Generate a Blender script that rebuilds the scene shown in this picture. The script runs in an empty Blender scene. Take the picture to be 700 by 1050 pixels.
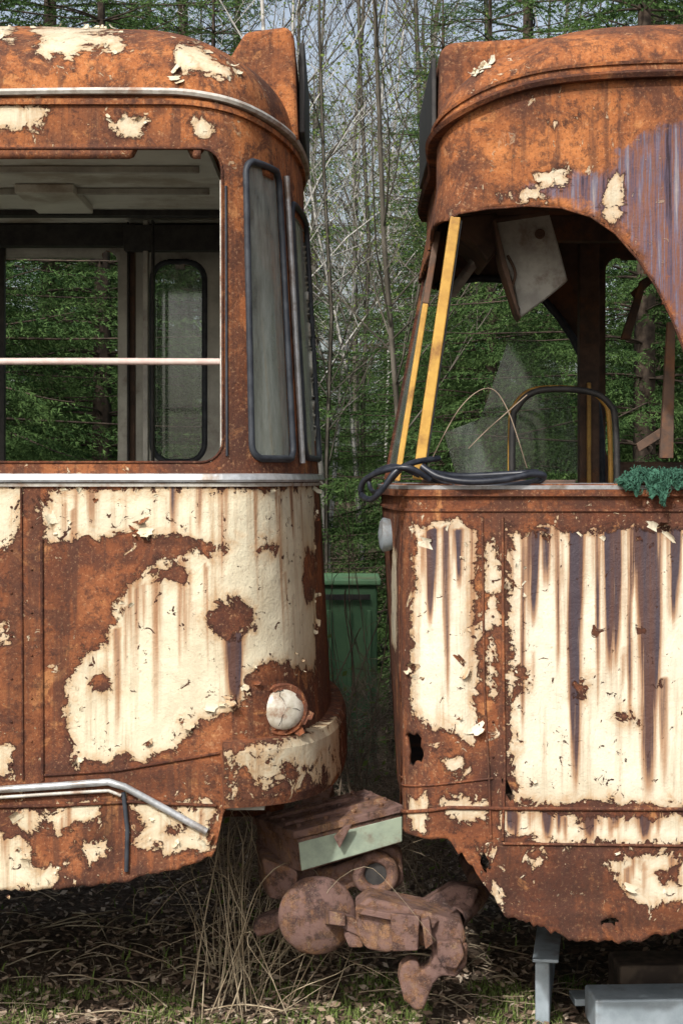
import bpy, math, random, bmesh
import numpy as np
from mathutils import Vector, Matrix, noise as mnoise
random.seed(7); rng=np.random.default_rng(7)
S=bpy.context.scene
COL=S.collection
F=1908.0; CY=6.0; EZ=1.9
def W(px,py,Y=0.0):
    k=(CY+Y)/F
    return Vector(((px-350)*k, Y, EZ-(py-490)*k))
# ---------------------------------------------------------------- node helpers
class NT:
    def __init__(s,name):
        s.m=bpy.data.materials.new(name); s.m.use_nodes=True
        s.t=s.m.node_tree; s.t.nodes.clear()
        s.out=s.t.nodes.new('ShaderNodeOutputMaterial')
    def n(s,typ,**kw):
        nd=s.t.nodes.new(typ)
        for k,v in kw.items(): setattr(nd,k,v)
        return nd
    def link(s,a,b): s.t.links.new(a,b)
    def setin(s,sock,v):
        if isinstance(v,bpy.types.NodeSocket): s.link(v,sock)
        else:
            if isinstance(v,(tuple,list)) and len(v)==3 and sock.type=='RGBA': v=(*v,1)
            sock.default_value=v
    def coord(s,scale=(1,1,1)):
        tc=s.n('ShaderNodeTexCoord'); mp=s.n('ShaderNodeMapping')
        s.link(tc.outputs['Object'],mp.inputs[0]); mp.inputs['Scale'].default_value=scale
        return mp.outputs[0]
    def noise(s,vec,scale,detail=6,rough=.6,dist=0):
        nd=s.n('ShaderNodeTexNoise'); s.link(vec,nd.inputs['Vector'])
        nd.inputs['Scale'].default_value=scale; nd.inputs['Detail'].default_value=detail
        nd.inputs['Roughness'].default_value=rough; nd.inputs['Distortion'].default_value=dist
        return nd.outputs[0]
    def math(s,op,a,b=0.0,c=0.0,clamp=False):
        nd=s.n('ShaderNodeMath',operation=op,use_clamp=clamp)
        s.setin(nd.inputs[0],a); s.setin(nd.inputs[1],b)
        return nd.outputs[0]
    def mapr(s,v,a,b,c=0.0,d=1.0,smooth=True):
        nd=s.n('ShaderNodeMapRange'); nd.interpolation_type='SMOOTHSTEP' if smooth else 'LINEAR'
        s.setin(nd.inputs[0],v)
        for i,x in enumerate((a,b,c,d)): nd.inputs[i+1].default_value=x
        return nd.outputs[0]
    def mix(s,f,a,b,mode='MIX'):
        nd=s.n('ShaderNodeMix',data_type='RGBA',blend_type=mode)
        s.setin(nd.inputs[0],f); s.setin(nd.inputs[6],a); s.setin(nd.inputs[7],b)
        return nd.outputs[2]
    def ramp(s,v,stops):
        nd=s.n('ShaderNodeValToRGB'); s.link(v,nd.inputs[0]); cr=nd.color_ramp
        while len(cr.elements)<len(stops): cr.elements.new(.5)
        for e,(p,c) in zip(cr.elements,stops): e.position=p; e.color=(*c,1)
        return nd.outputs[0]
    def attr(s,name):
        nd=s.n('ShaderNodeAttribute'); nd.attribute_name=name; return nd.outputs['Fac']
    def bump(s,h,strength=.5,dist=.01,normal=None):
        nd=s.n('ShaderNodeBump'); s.link(h,nd.inputs['Height'])
        nd.inputs['Strength'].default_value=strength; nd.inputs['Distance'].default_value=dist
        if normal is not None: s.link(normal,nd.inputs['Normal'])
        return nd.outputs[0]
    def bsdf(s,col,rough=.8,metal=0.0,normal=None,spec=.4):
        b=s.n('ShaderNodeBsdfPrincipled')
        s.setin(b.inputs['Base Color'],col); s.setin(b.inputs['Roughness'],rough)
        s.setin(b.inputs['Metallic'],metal); b.inputs['Specular IOR Level'].default_value=spec
        if normal is not None: s.link(normal,b.inputs['Normal'])
        return b.outputs[0]
    def done(s,sh): s.link(sh,s.out.inputs[0]); return s.m

def rust_color(t,v,vs,zdep=True):
    a=t.noise(v,1.9,7,.68,.4); b=t.noise(v,16,7,.78); c=t.noise(v,95,3,.75); st=t.noise(vs,1.0,5,.65); e=t.noise(v,5.0,6,.74,.7)
    col=t.ramp(a,[(.34,(.085,.038,.025)),(.44,(.17,.064,.031)),(.53,(.30,.108,.040)),(.66,(.45,.18,.066))])
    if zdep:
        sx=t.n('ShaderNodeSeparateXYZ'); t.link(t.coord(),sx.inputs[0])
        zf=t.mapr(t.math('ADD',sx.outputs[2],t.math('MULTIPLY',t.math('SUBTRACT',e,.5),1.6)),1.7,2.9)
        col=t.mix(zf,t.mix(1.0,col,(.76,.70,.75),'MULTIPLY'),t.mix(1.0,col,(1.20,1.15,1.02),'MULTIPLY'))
    col=t.mix(t.mapr(e,.49,.58,0,.75),col,(.092,.038,.024))
    col=t.mix(t.mapr(e,.43,.35,0,.62),col,(.54,.245,.090))
    col=t.mix(t.mapr(b,.52,.60,0,.64),col,(.060,.027,.019))
    col=t.mix(t.mapr(b,.42,.33,0,.60),col,(.50,.27,.13))
    col=t.mix(t.mapr(st,.50,.62,0,.65),col,(.085,.038,.025))
    col=t.mix(t.mapr(c,.54,.64,0,.5),col,(.045,.020,.015))
    col=t.mix(t.mapr(c,.43,.33,0,.4),col,(.52,.31,.17))
    h=t.math('ADD',t.math('MULTIPLY',b,.75),t.math('MULTIPLY',c,.25))
    return col,h

def skin_mat(name, cream=(.76,.67,.44)):
    t=NT(name); v=t.coord(); vs=t.coord((16,16,.9)); vf=t.coord((60,60,2.0))
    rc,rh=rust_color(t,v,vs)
    paint=t.attr('paint'); streak=t.attr('streak'); steel=t.attr('steel'); dark=t.attr('dark')
    n0=t.noise(v,3.2,4,.6,.5); n1=t.noise(v,10,6,.68,.8); n2=t.noise(v,42,6,.78)
    def sub(x,k): return t.math('MULTIPLY',t.math('SUBTRACT',x,.5),k)
    d=t.math('ADD',paint,sub(n1,.17)); d=t.math('ADD',d,sub(n2,.080)); d=t.math('ADD',d,sub(n0,.07))
    mask=t.mapr(d,0.0,.003)
    pit=t.mapr(t.noise(v,23,5,.72,.9),.63,.643,0,1)
    mask=t.math('MULTIPLY',mask,t.math('SUBTRACT',1.0,pit),clamp=True)
    rem=t.math('MULTIPLY',t.mapr(t.noise(v,17,5,.72,1.0),.63,.643),t.mapr(paint,-.22,-.03))
    mask=t.math('MAXIMUM',mask,rem)
    cr=t.mix(t.mapr(n1,.3,.7),cream,tuple(c*.85 for c in cream))
    sN=t.noise(vs,1.3,5,.65); sF=t.noise(vf,1.0,3,.6)
    stain=t.math('MULTIPLY',t.mapr(sN,.49,.68),t.mapr(sF,.3,.7,.25,1))
    cr=t.mix(t.math('MULTIPLY',stain,.80),cr,(.37,.23,.12))
    cr=t.mix(t.mapr(n0,.48,.72,0,.42),cr,(.44,.35,.22))
    edge=t.mapr(d,0.0,.050,1,0)
    cr=t.mix(t.math('MULTIPLY',edge,t.mapr(n2,.3,.65,.08,.88)),cr,(.43,.24,.10))
    cr=t.mix(t.mapr(n2,.57,.68,0,.55),cr,(.32,.20,.115))
    stf=t.math('MULTIPLY',streak,t.mapr(sF,.25,.6,.5,1.4),clamp=True)
    cr=t.mix(t.mapr(stf,.02,.42,0,.85),cr,(.34,.165,.070))
    cr=t.mix(t.mapr(stf,.33,.68,0,.96),cr,t.mix(t.mapr(sN,.4,.6),(.045,.036,.050),(.085,.040,.032)))
    stc=t.ramp(t.noise(t.coord((30,30,1.1)),1.0,5,.75),[(.36,(.022,.018,.028)),(.44,(.095,.080,.12)),(.49,(.20,.085,.05)),(.55,(.12,.12,.18)),(.66,(.36,.32,.30))])
    dm=t.math('ADD',steel,sub(n1,.2))
    rc=t.mix(t.mapr(dm,-.01,.03,0,.9),rc,stc)
    rc=t.mix(t.math('MULTIPLY',dark,t.mapr(n2,.25,.6,.5,1.0),clamp=True),rc,(.030,.014,.010))
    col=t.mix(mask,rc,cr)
    peel_shade=t.math('MULTIPLY',t.mapr(d,-.018,0.0),t.math('SUBTRACT',1.0,mask),clamp=True)  # shadow beside peeling paint edges, painted into the rust colour
    col=t.mix(t.math('MULTIPLY',peel_shade,.8),col,(.045,.018,.012))
    h=t.math('ADD',t.math('MULTIPLY',rh,.8),t.math('MULTIPLY',mask,.75))
    h=t.math('ADD',h,t.math('MULTIPLY',t.math('MULTIPLY',t.mapr(paint,-.01,.05,1,0),mask),.12))
    hb=t.bump(t.noise(v,4,2,.5),.45,.035)
    nrm=t.bump(h,1.0,.0095,hb)
    rough=t.mapr(mask,0,1,.9,.5,False)
    return t.done(t.bsdf(col,rough,0.0,nrm,.3))

def rust_mat(name,mul=(1,1,1),sc=1.0,mixc=None,mf=0,zdep=True):
    t=NT(name); v=t.coord((sc,)*3); vs=t.coord((18,18,1))
    c,h=rust_color(t,v,vs,zdep)
    c=t.mix(1.0,c,mul,'MULTIPLY')
    if mixc: c=t.mix(t.mapr(t.noise(v,9,5,.65),.42,.58,0,mf),c,mixc)
    return t.done(t.bsdf(c,.85,0,t.bump(h,1.0,.010),.3))
def plain_mat(name,c1,c2,scale=12,rough=.6,metal=0,bump=.3,dirt=None,stretch=(1,1,1)):
    t=NT(name); v=t.coord(stretch)
    n=t.noise(v,scale,6,.65); c=t.mix(t.mapr(n,.35,.65),c1,c2)
    if dirt: c=t.mix(t.mapr(t.noise(v,scale*.4,7,.7),.5,.66,0,.8),c,dirt)
    return t.done(t.bsdf(c,rough,metal,t.bump(n,bump,.005)))
def simple_mat(name,c1,c2,scale=3,rough=.9):
    t=NT(name); n=t.noise(t.coord(),scale,2,.6); return t.done(t.bsdf(t.mix(t.mapr(n,.35,.65),c1,c2),rough,0,None,.2))
def leaf_mat(name,c1,c2,trans=.3,scale=1.2):
    t=NT(name); v=t.coord(); a=t.attr('shade')
    n=t.noise(v,scale,2,.6)
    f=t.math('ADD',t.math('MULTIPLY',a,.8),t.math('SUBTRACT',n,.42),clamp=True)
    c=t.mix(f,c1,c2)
    b=t.n('ShaderNodeBsdfDiffuse'); t.link(c,b.inputs[0]); tr=t.n('ShaderNodeBsdfTranslucent'); t.link(c,tr.inputs[0])
    mx=t.n('ShaderNodeMixShader'); mx.inputs[0].default_value=trans
    t.link(b.outputs[0],mx.inputs[1]); t.link(tr.outputs[0],mx.inputs[2])
    return t.done(mx.outputs[0])
def glass_mat(name,tint=(.55,.62,.58),dirt=(.30,.30,.26),df=.35):
    t=NT(name); v=t.coord()
    tr=t.n('ShaderNodeBsdfTransparent'); tr.inputs[0].default_value=(*tint,1)
    gl=t.n('ShaderNodeBsdfGlossy'); gl.inputs['Roughness'].default_value=.06; gl.inputs[0].default_value=(.8,.85,.9,1)
    di=t.n('ShaderNodeBsdfDiffuse'); di.inputs[0].default_value=(*dirt,1)
    fr=t.n('ShaderNodeFresnel'); fr.inputs[0].default_value=1.5
    m1=t.n('ShaderNodeMixShader'); t.link(t.math('ADD',fr.outputs[0],.04),m1.inputs[0]); t.link(tr.outputs[0],m1.inputs[1]); t.link(gl.outputs[0],m1.inputs[2])
    m2=t.n('ShaderNodeMixShader'); t.link(t.mapr(t.noise(t.coord((6,6,1.5)),3,7,.7),.3,.75,df*.6,df*1.5),m2.inputs[0])
    t.link(m1.outputs[0],m2.inputs[1]); t.link(di.outputs[0],m2.inputs[2])
    return t.done(m2.outputs[0])

M={}
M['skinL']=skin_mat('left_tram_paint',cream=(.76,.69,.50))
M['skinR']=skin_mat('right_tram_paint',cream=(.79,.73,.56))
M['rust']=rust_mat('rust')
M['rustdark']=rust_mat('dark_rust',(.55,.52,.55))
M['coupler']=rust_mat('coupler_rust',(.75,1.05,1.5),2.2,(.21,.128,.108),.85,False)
M['lid']=plain_mat('lid_paint',(.30,.36,.27),(.22,.27,.21),14,.6,0,.5,(.16,.095,.065))
M['chrome']=plain_mat('weathered_aluminium',(.55,.57,.58),(.36,.37,.37),20,.38,.4,.3,(.24,.18,.13))
M['white']=plain_mat('pale_trim',(.58,.56,.50),(.40,.37,.32),25,.5,.1,.3,(.26,.14,.08))
M['pinkbar']=plain_mat('old_handrail_paint',(.55,.40,.35),(.62,.50,.44),30,.5,0,.2)
M['rubber']=plain_mat('rubber',(.022,.026,.034),(.045,.052,.062),20,.55,0,.2)
M['hose']=plain_mat('black_hose',(.012,.014,.020),(.03,.034,.045),30,.35,0,.1)
M['inL']=plain_mat('interior_laminate',(.50,.50,.44),(.34,.33,.29),6,.6,0,.2,(.14,.10,.07))
M['ceil']=plain_mat('ceiling_laminate',(.72,.72,.64),(.60,.59,.52),4,.5,0,.1,(.34,.28,.2))
M['inR']=plain_mat('interior_brown',(.15,.09,.06),(.065,.044,.034),8,.75,0,.4,(.24,.10,.04))
M['black']=plain_mat('black_trim',(.018,.018,.018),(.04,.037,.034),20,.6,0,.2)
M['yellow']=plain_mat('yellow_frame_paint',(.58,.34,.07),(.44,.24,.05),14,.5,0,.4,(.18,.075,.03))
M['glass']=glass_mat('dirty_glass',(.66,.74,.70),(.30,.34,.30),.30)
M['glassD']=glass_mat('dusty_glass',(.70,.76,.70),(.42,.46,.41),.5)
M['lampglass']=plain_mat('lamp_glass',(.60,.57,.48),(.44,.40,.31),22,.22,.05,.3,(.22,.10,.05))
M['panelwhite']=plain_mat('old_white_panel',(.46,.45,.40),(.30,.29,.26),9,.55,0,.5,(.15,.09,.06))
M['green_net']=plain_mat('green_netting',(.025,.085,.055),(.05,.15,.095),60,.85,0,.8)
M['steelblock']=plain_mat('galvanised_steel',(.36,.42,.46),(.25,.30,.33),7,.5,.2,.3,(.15,.13,.11))
M['bin']=plain_mat('green_sheet_metal',(.075,.17,.085),(.11,.22,.11),6,.6,0,.2,(.12,.09,.05))
M['bark']=simple_mat('spruce_bark',(.10,.075,.055),(.05,.038,.03),14)
M['barkgrey']=simple_mat('grey_bark',(.14,.125,.10),(.07,.062,.048),5)
M['birch']=plain_mat('birch_bark',(.60,.58,.53),(.44,.42,.38),5,.8,0,.4,(.06,.05,.045),(1,1,3))
M['twig']=simple_mat('dry_twig',(.32,.25,.18),(.14,.105,.075),9)
M['straw']=simple_mat('dry_straw',(.50,.42,.29),(.26,.20,.13),9)
t=NT('leaf_litter'); a=t.attr('shade'); c=t.ramp(a,[(0,(.07,.046,.032)),(.4,(.20,.132,.088)),(.75,(.36,.265,.18)),(1,(.54,.45,.35))]); M['litter']=t.done(t.bsdf(c,.9))
M['needle']=leaf_mat('spruce_needles',(.018,.046,.018),(.145,.235,.075),.14)
M['leaf']=leaf_mat('young_leaves',(.13,.18,.045),(.24,.31,.09),.35)
M['grass']=leaf_mat('grass_blades',(.11,.17,.04),(.29,.36,.12),.3,3)
M['wheel']=rust_mat('wheel_rust',(.45,.45,.5))
t=NT('forest_floor'); v=t.coord(); a=t.noise(v,1.3,5,.65); b=t.noise(v,22,6,.75); c=t.noise(v,110,3,.7)
col=t.ramp(b,[(.3,(.06,.044,.032)),(.5,(.16,.115,.08)),(.7,(.30,.235,.17))])
col=t.mix(t.mapr(a,.56,.68,0,.35),col,(.08,.10,.04)); col=t.mix(t.mapr(c,.45,.7,0,.5),col,(.07,.05,.035))
M['ground']=t.done(t.bsdf(col,.95,0,t.bump(t.math('ADD',b,c),1.0,.03),.2))

# ---------------------------------------------------------------- mesh helpers
def empty(name,parent=None,loc=(0,0,0)):
    e=bpy.data.objects.new(name,None); e.location=loc; COL.objects.link(e)
    if parent: e.parent=parent
    return e
def mk(name,V,Fc,mats,parent=None,smooth=True,attrs=None):
    me=bpy.data.meshes.new(name)
    V=np.asarray(V,dtype=np.float32)
    if isinstance(Fc,np.ndarray):
        n,k=Fc.shape
        me.vertices.add(len(V)); me.vertices.foreach_set('co',V.ravel())
        me.loops.add(n*k); me.loops.foreach_set('vertex_index',Fc.ravel().astype(np.int32))
        me.polygons.add(n); me.polygons.foreach_set('loop_start',np.arange(0,n*k,k,dtype=np.int32))
        me.polygons.foreach_set('loop_total',np.full(n,k,dtype=np.int32))
        me.update(calc_edges=True)
    else:
        me.from_pydata([tuple(map(float,p)) for p in V],[],[tuple(map(int,f)) for f in Fc]); me.update()
    for m in (mats if isinstance(mats,(list,tuple)) else [mats]): me.materials.append(m)
    if attrs:
        for k_,arr in attrs.items():
            at=me.attributes.new(k_,'FLOAT','POINT'); at.data.foreach_set('value',np.asarray(arr,dtype=np.float32))
    me.polygons.foreach_set('use_smooth',np.full(len(me.polygons),smooth))
    o=bpy.data.objects.new(name,me); COL.objects.link(o)
    if parent: o.parent=parent
    return o
def fixn(o,fill=False):
    bm=bmesh.new(); bm.from_mesh(o.data)
    if fill: bmesh.ops.holes_fill(bm,edges=[e for e in bm.edges if e.is_boundary])
    bmesh.ops.recalc_face_normals(bm,faces=bm.faces); bm.to_mesh(o.data); bm.free(); return o
def bevel(o,w,seg=2):
    b=o.modifiers.new('b','BEVEL'); b.width=w; b.segments=seg; b.limit_method='ANGLE'; b.angle_limit=.6; return o
def box(name,lo,hi,mat,parent=None,bev=.006,rot=None):
    lo=Vector(lo);hi=Vector(hi); c=(lo+hi)/2; h=(hi-lo)/2
    V=[(sx*h.x,sy*h.y,sz*h.z) for sx in(-1,1) for sy in(-1,1) for sz in(-1,1)]
    Fc=[(0,1,3,2),(4,6,7,5),(0,4,5,1),(2,3,7,6),(0,2,6,4),(1,5,7,3)]
    o=mk(name,V,Fc,mat,parent,False); o.location=c
    if rot: o.rotation_euler=rot
    if bev: bevel(o,bev)
    return o
def prism(name,pts,Y0,Y1,mat,parent=None,bev=.006,shift=(0,0)):
    P=[W(x,y,Y0) for x,y in pts]; n=len(P)
    V=[(p.x,Y0,p.z) for p in P]+[(p.x+shift[0],Y1,p.z+shift[1]) for p in P]
    Fc=[tuple(range(n)),tuple(range(2*n-1,n-1,-1))]+[(i,i+n,(i+1)%n+n,(i+1)%n) for i in range(n)]
    o=fixn(mk(name,V,Fc,mat,parent,False))
    if bev: bevel(o,bev,3)
    return o
def hexa(name,fr,bk,mat,parent,bev=.01):
    V=[W(*p) for p in fr]+[W(*p) for p in bk]
    Fc=[(0,1,2,3),(7,6,5,4)]+[(i,(i+1)%4,(i+1)%4+4,i+4) for i in range(4)]
    o=fixn(mk(name,V,Fc,mat,parent,False))
    if bev: bevel(o,bev,3)
    return o
def smoothline(P,sub=6,cyclic=False):
    P=np.asarray(P,float); n=len(P); out=[]
    idx=range(n if cyclic else n-1)
    for i in idx:
        if cyclic: a,b,c,d=P[(i-1)%n],P[i],P[(i+1)%n],P[(i+2)%n]
        else: a,b,c,d=P[max(i-1,0)],P[i],P[i+1],P[min(i+2,n-1)]
        for k in range(sub):
            s=k/sub
            out.append(.5*((2*b)+(-a+c)*s+(2*a-5*b+4*c-d)*s*s+(-a+3*b-3*c+d)*s**3))
    if not cyclic: out.append(P[-1])
    return np.array(out)
def tubes(name,lines,mat,parent=None,sides=5,cyclic=False,smooth=True):
    VV=[];FF=[];off=0
    for P,R in lines:
        P=np.asarray(P,float); n=len(P); R=np.broadcast_to(np.asarray(R,float),(n,))
        if cyclic: T=np.roll(P,-1,0)-np.roll(P,1,0)
        else: T=np.gradient(P,axis=0)
        T/= (np.linalg.norm(T,axis=1,keepdims=True)+1e-9)
        ref=np.array([0,0,1.]) if abs(T[0,2])<.8 and np.abs(T[:,2]).mean()<.7 else np.array([1.,0.13,0])
        A=np.cross(T,ref); A/=np.linalg.norm(A,axis=1,keepdims=True)+1e-9; B=np.cross(T,A)
        th=np.arange(sides)*2*math.pi/sides
        ring=P[:,None,:]+R[:,None,None]*(np.cos(th)[None,:,None]*A[:,None,:]+np.sin(th)[None,:,None]*B[:,None,:])
        VV.append(ring.reshape(-1,3))
        m=n if cyclic else n-1
        i=np.arange(m)[:,None]; j=np.arange(sides)[None,:]
        i2=(i+1)%n; j2=(j+1)%sides
        q=np.stack([i*sides+j,i*sides+j2,i2*sides+j2,i2*sides+j],-1).reshape(-1,4)+off
        FF.append(q); off+=n*sides
    return mk(name,np.concatenate(VV),np.concatenate(FF),mat,parent,smooth)
def lathe(name,prof,axis_o,axis_d,mat,parent=None,seg=28):
    d=Vector(axis_d).normalized(); a=d.orthogonal().normalized(); b=d.cross(a); o=Vector(axis_o)
    V=[];Fc=[]
    for r,h in prof:
        for k in range(seg):
            th=2*math.pi*k/seg; V.append(o+d*h+a*(r*math.cos(th))+b*(r*math.sin(th)))
    n=len(prof)
    for i in range(n-1):
        for k in range(seg):
            k2=(k+1)%seg; Fc.append((i*seg+k,i*seg+k2,(i+1)*seg+k2,(i+1)*seg+k))
    Fc.append(tuple(range(seg))[::-1]); Fc.append(tuple((n-1)*seg+k for k in range(seg)))
    ob=mk(name,V,Fc,mat,parent,True)
    e=ob.modifiers.new('e','EDGE_SPLIT'); e.split_angle=.7
    return ob
def sdf(P,Q):
    Q=np.asarray(Q,float); best=np.full(len(P),1e9); near=np.zeros_like(P); ins=np.zeros(len(P),bool)
    for i in range(len(Q)):
        a=Q[i]; b=Q[(i+1)%len(Q)]; ab=b-a; L=(ab@ab)+1e-12
        tt=np.clip(((P-a)@ab)/L,0,1); c=a+tt[:,None]*ab; d=np.hypot(*(P-c).T)
        m=d<best; best[m]=d[m]; near[m]=c[m]
        cond=((a[1]>P[:,1])!=(b[1]>P[:,1]))
        with np.errstate(divide='ignore',invalid='ignore'):
            xx=(b[0]-a[0])*(P[:,1]-a[1])/(b[1]-a[1]+1e-15)+a[0]
        ins^=cond&(P[:,0]<xx)
    return np.where(ins,best,-best),near
def rrect(a,b,c,d,r,seg=6):
    out=[]
    for cx,cz,t0 in((b-r,d-r,0),(a+r,d-r,90),(a+r,c+r,180),(b-r,c+r,270)):
        for k in range(seg+1):
            th=math.radians(t0+90*k/seg); out.append((cx+r*math.cos(th),cz+r*math.sin(th)))
    return out
def sstep(x,a,b):
    x=np.clip((x-a)/(b-a),0,1); return x*x*(3-2*x)

class Tram:
    def __init__(s,half,sgn,lean,ztop,zbot):
        P=np.array(half,float)
        full=np.concatenate([P,[(x,2.2-y) for x,y in P[::-1][1:]]])
        for _ in range(4):
            Q=[full[0]]
            for i in range(len(full)-1):
                Q.append(full[i]*.75+full[i+1]*.25); Q.append(full[i]*.25+full[i+1]*.75)
            Q.append(full[-1]); full=np.array(Q)
        s.P=full; seg=np.hypot(*np.diff(full,axis=0).T); s.U=np.concatenate([[0],np.cumsum(seg)]); s.L=s.U[-1]; s.sgn=sgn
        s.lean=lean; s.ztop=ztop; s.zbot=zbot
        s.us=np.linspace(0,s.L/2,6000)
    def xy(s,u): return np.interp(u,s.U,s.P[:,0]),np.interp(u,s.U,s.P[:,1])
    def nrm(s,u):
        x1,y1=s.xy(np.asarray(u)+.012); x0,y0=s.xy(np.asarray(u)-.012)
        tx,ty=x1-x0,y1-y0; l=np.hypot(tx,ty)+1e-9
        return s.sgn*ty/l,-s.sgn*tx/l
    def pos(s,u,z,off=0.0):
        u=np.asarray(u,float); z=np.asarray(z,float)
        x,y=s.xy(u); nx,ny=s.nrm(u)
        return np.stack([x+nx*off+s.lean(x,y,z),y+ny*off,z+0*u],-1)
    def uz(s,px,py):
        u=s.us; x,y=s.xy(u); z=EZ-(py-490)*(CY+y)/F
        X=x+s.lean(x,y,z); q=350+X*F/(CY+y)
        k=np.argmax(q*s.sgn)
        i=np.argmin(np.abs(q[:k+1]-px)) if k>0 else 0
        return (u[i],z[i])
    def poly(s,pts): return [s.uz(*p) for p in pts]
    def uX(s,X,far=False):
        n=len(s.P)//2; xs=s.P[:n,0]*s.sgn; u=np.interp(X*s.sgn,xs,s.U[:n])
        return s.L-u if far else u
    def uY(s,Y):
        n=len(s.P)//2; return np.interp(Y,s.P[:n,1],s.U[:n])
    def surf(s,name,ulist,vlist,mats,parent,holes=(),zb=None,zt=None,outline=None,off=0.0,attrf=None,thick=0.0,cell=.0125):
        ul=np.asarray(ulist); vl=np.asarray(vlist); nu,nv=len(ul),len(vl)
        zb_=(zb or s.zbot)(ul); zt_=(zt or s.ztop)(ul)
        Ug=np.repeat(ul[:,None],nv,1); Zg=zb_[:,None]+(zt_-zb_)[:,None]*vl[None,:]
        P=np.stack([Ug.ravel(),Zg.ravel()],-1)
        du=np.gradient(ul); tol=np.repeat((np.maximum(du,cell)*.62)[:,None],nv,1).ravel()
        i=np.arange(nu-1)[:,None]; j=np.arange(nv-1)[None,:]
        q=np.stack([i*nv+j,(i+1)*nv+j,(i+1)*nv+j+1,i*nv+j+1],-1).reshape(-1,4)
        keep=np.ones(len(q),bool)
        for H,sg in [(h,1) for h in holes]+([(outline,-1)] if outline is not None else []):
            d,nr=sdf(P,H); m=np.abs(d)<tol; P[m]=nr[m]
            cen=P[q].mean(1); dc,_=sdf(cen,H); keep&=(dc*sg<0)
        q=q[keep]
        used=np.unique(q); remap=-np.ones(len(P),int); remap[used]=np.arange(len(used)); P=P[used]; q=remap[q]
        if s.sgn<0: q=q[:,::-1]
        V=s.pos(P[:,0],P[:,1],off)
        at=attrf(P) if attrf else None
        o=mk(name,V,np.ascontiguousarray(q),mats,parent,True,at)
        if thick:
            m=o.modifiers.new('s','SOLIDIFY'); m.thickness=thick; m.offset=-1; m.material_offset=1 if isinstance(mats,(list,tuple)) and len(mats)>1 else 0
        return o
    def sweep(s,name,u0,u1,zf,prof,mat,parent,n=200):
        ul=np.linspace(u0,u1,n); z=zf(ul); k=len(prof); V=[]
        for (o_,dz) in prof: V.append(s.pos(ul,z+dz,o_))
        V=np.stack(V,1).reshape(-1,3)
        i=np.arange(n-1)[:,None]; j=np.arange(k)[None,:]; j2=(j+1)%k
        q=np.stack([i*k+j,(i+1)*k+j,(i+1)*k+j2,i*k+j2],-1).reshape(-1,4)
        return fixn(mk(name,V,q,mat,parent,False),True)
    def rim(s,name,poly,r,off,mat,parent,closed=True):
        Q=np.array(poly,float); pts=[]
        n=len(Q)
        for i in range(n if closed else n-1):
            a=Q[i]; b=Q[(i+1)%n]; m=max(1,int(np.hypot(*(b-a))/.03))
            for k in range(m): pts.append(a+(b-a)*k/m)
        if not closed: pts.append(Q[-1])
        pts=np.array(pts); V=s.pos(pts[:,0],pts[:,1],off)
        return tubes(name,[(V,r)],mat,parent,6,closed)
def paintf(tr,creams,cuts,streaks,steel=(),darks=()):
    C=[tr.poly(p) for p in creams]; K=[tr.poly(p) for p in cuts]; ST=[tr.poly(p) for p in steel]
    SS=[]
    for (x,y0,y1,w,st) in streaks:
        a=tr.uz(x,y0); b=tr.uz(x,y1); SS.append((a[0],a[1],b[1],w/318.,st))
    DD=[(tr.uz(x,y),rx/318.,ry/318.,k) for x,y,rx,ry,k in darks]
    def f(P):
        d=np.full(len(P),-.3)
        for q in C: d=np.maximum(d,sdf(P,q)[0])
        for q in K: d=np.minimum(d,-sdf(P,q)[0])
        st=np.zeros(len(P))
        for u,z0,z1,w,k in SS:
            tt=np.clip((z0-P[:,1])/(z0-z1),0,1); ok=(P[:,1]<z0+.02)
            wob=.003*np.sin(P[:,1]*9+u*40)
            g=np.exp(-((P[:,0]-u-wob)/(w*(1-.45*tt)))**2)*(1-tt**3)*ok*((P[:,1]>z1-.02))
            st=np.maximum(st,g*k)
        sl=np.full(len(P),-.3)
        for q in ST: sl=np.maximum(sl,sdf(P,q)[0])
        dk=np.zeros(len(P))
        for (c,rx,rz,k) in DD: dk=np.maximum(dk,k*np.exp(-(((P[:,0]-c[0])/rx)**2+((P[:,1]-c[1])/rz)**2)))
        return dict(paint=np.clip(d,-.3,.15),streak=st,steel=np.clip(sl,-.3,.2),dark=dk)
    f.C=C
    return f
def circ(cx,cy,rx,ry=None,n=14,j=.12):
    ry=ry or rx; r=random.Random(int(cx*7+cy)); o=[]
    for k in range(n):
        a=2*math.pi*k/n; m=1+r.uniform(-j,j); o.append((cx+rx*m*math.cos(a),cy+ry*m*math.sin(a)))
    return o
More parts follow.
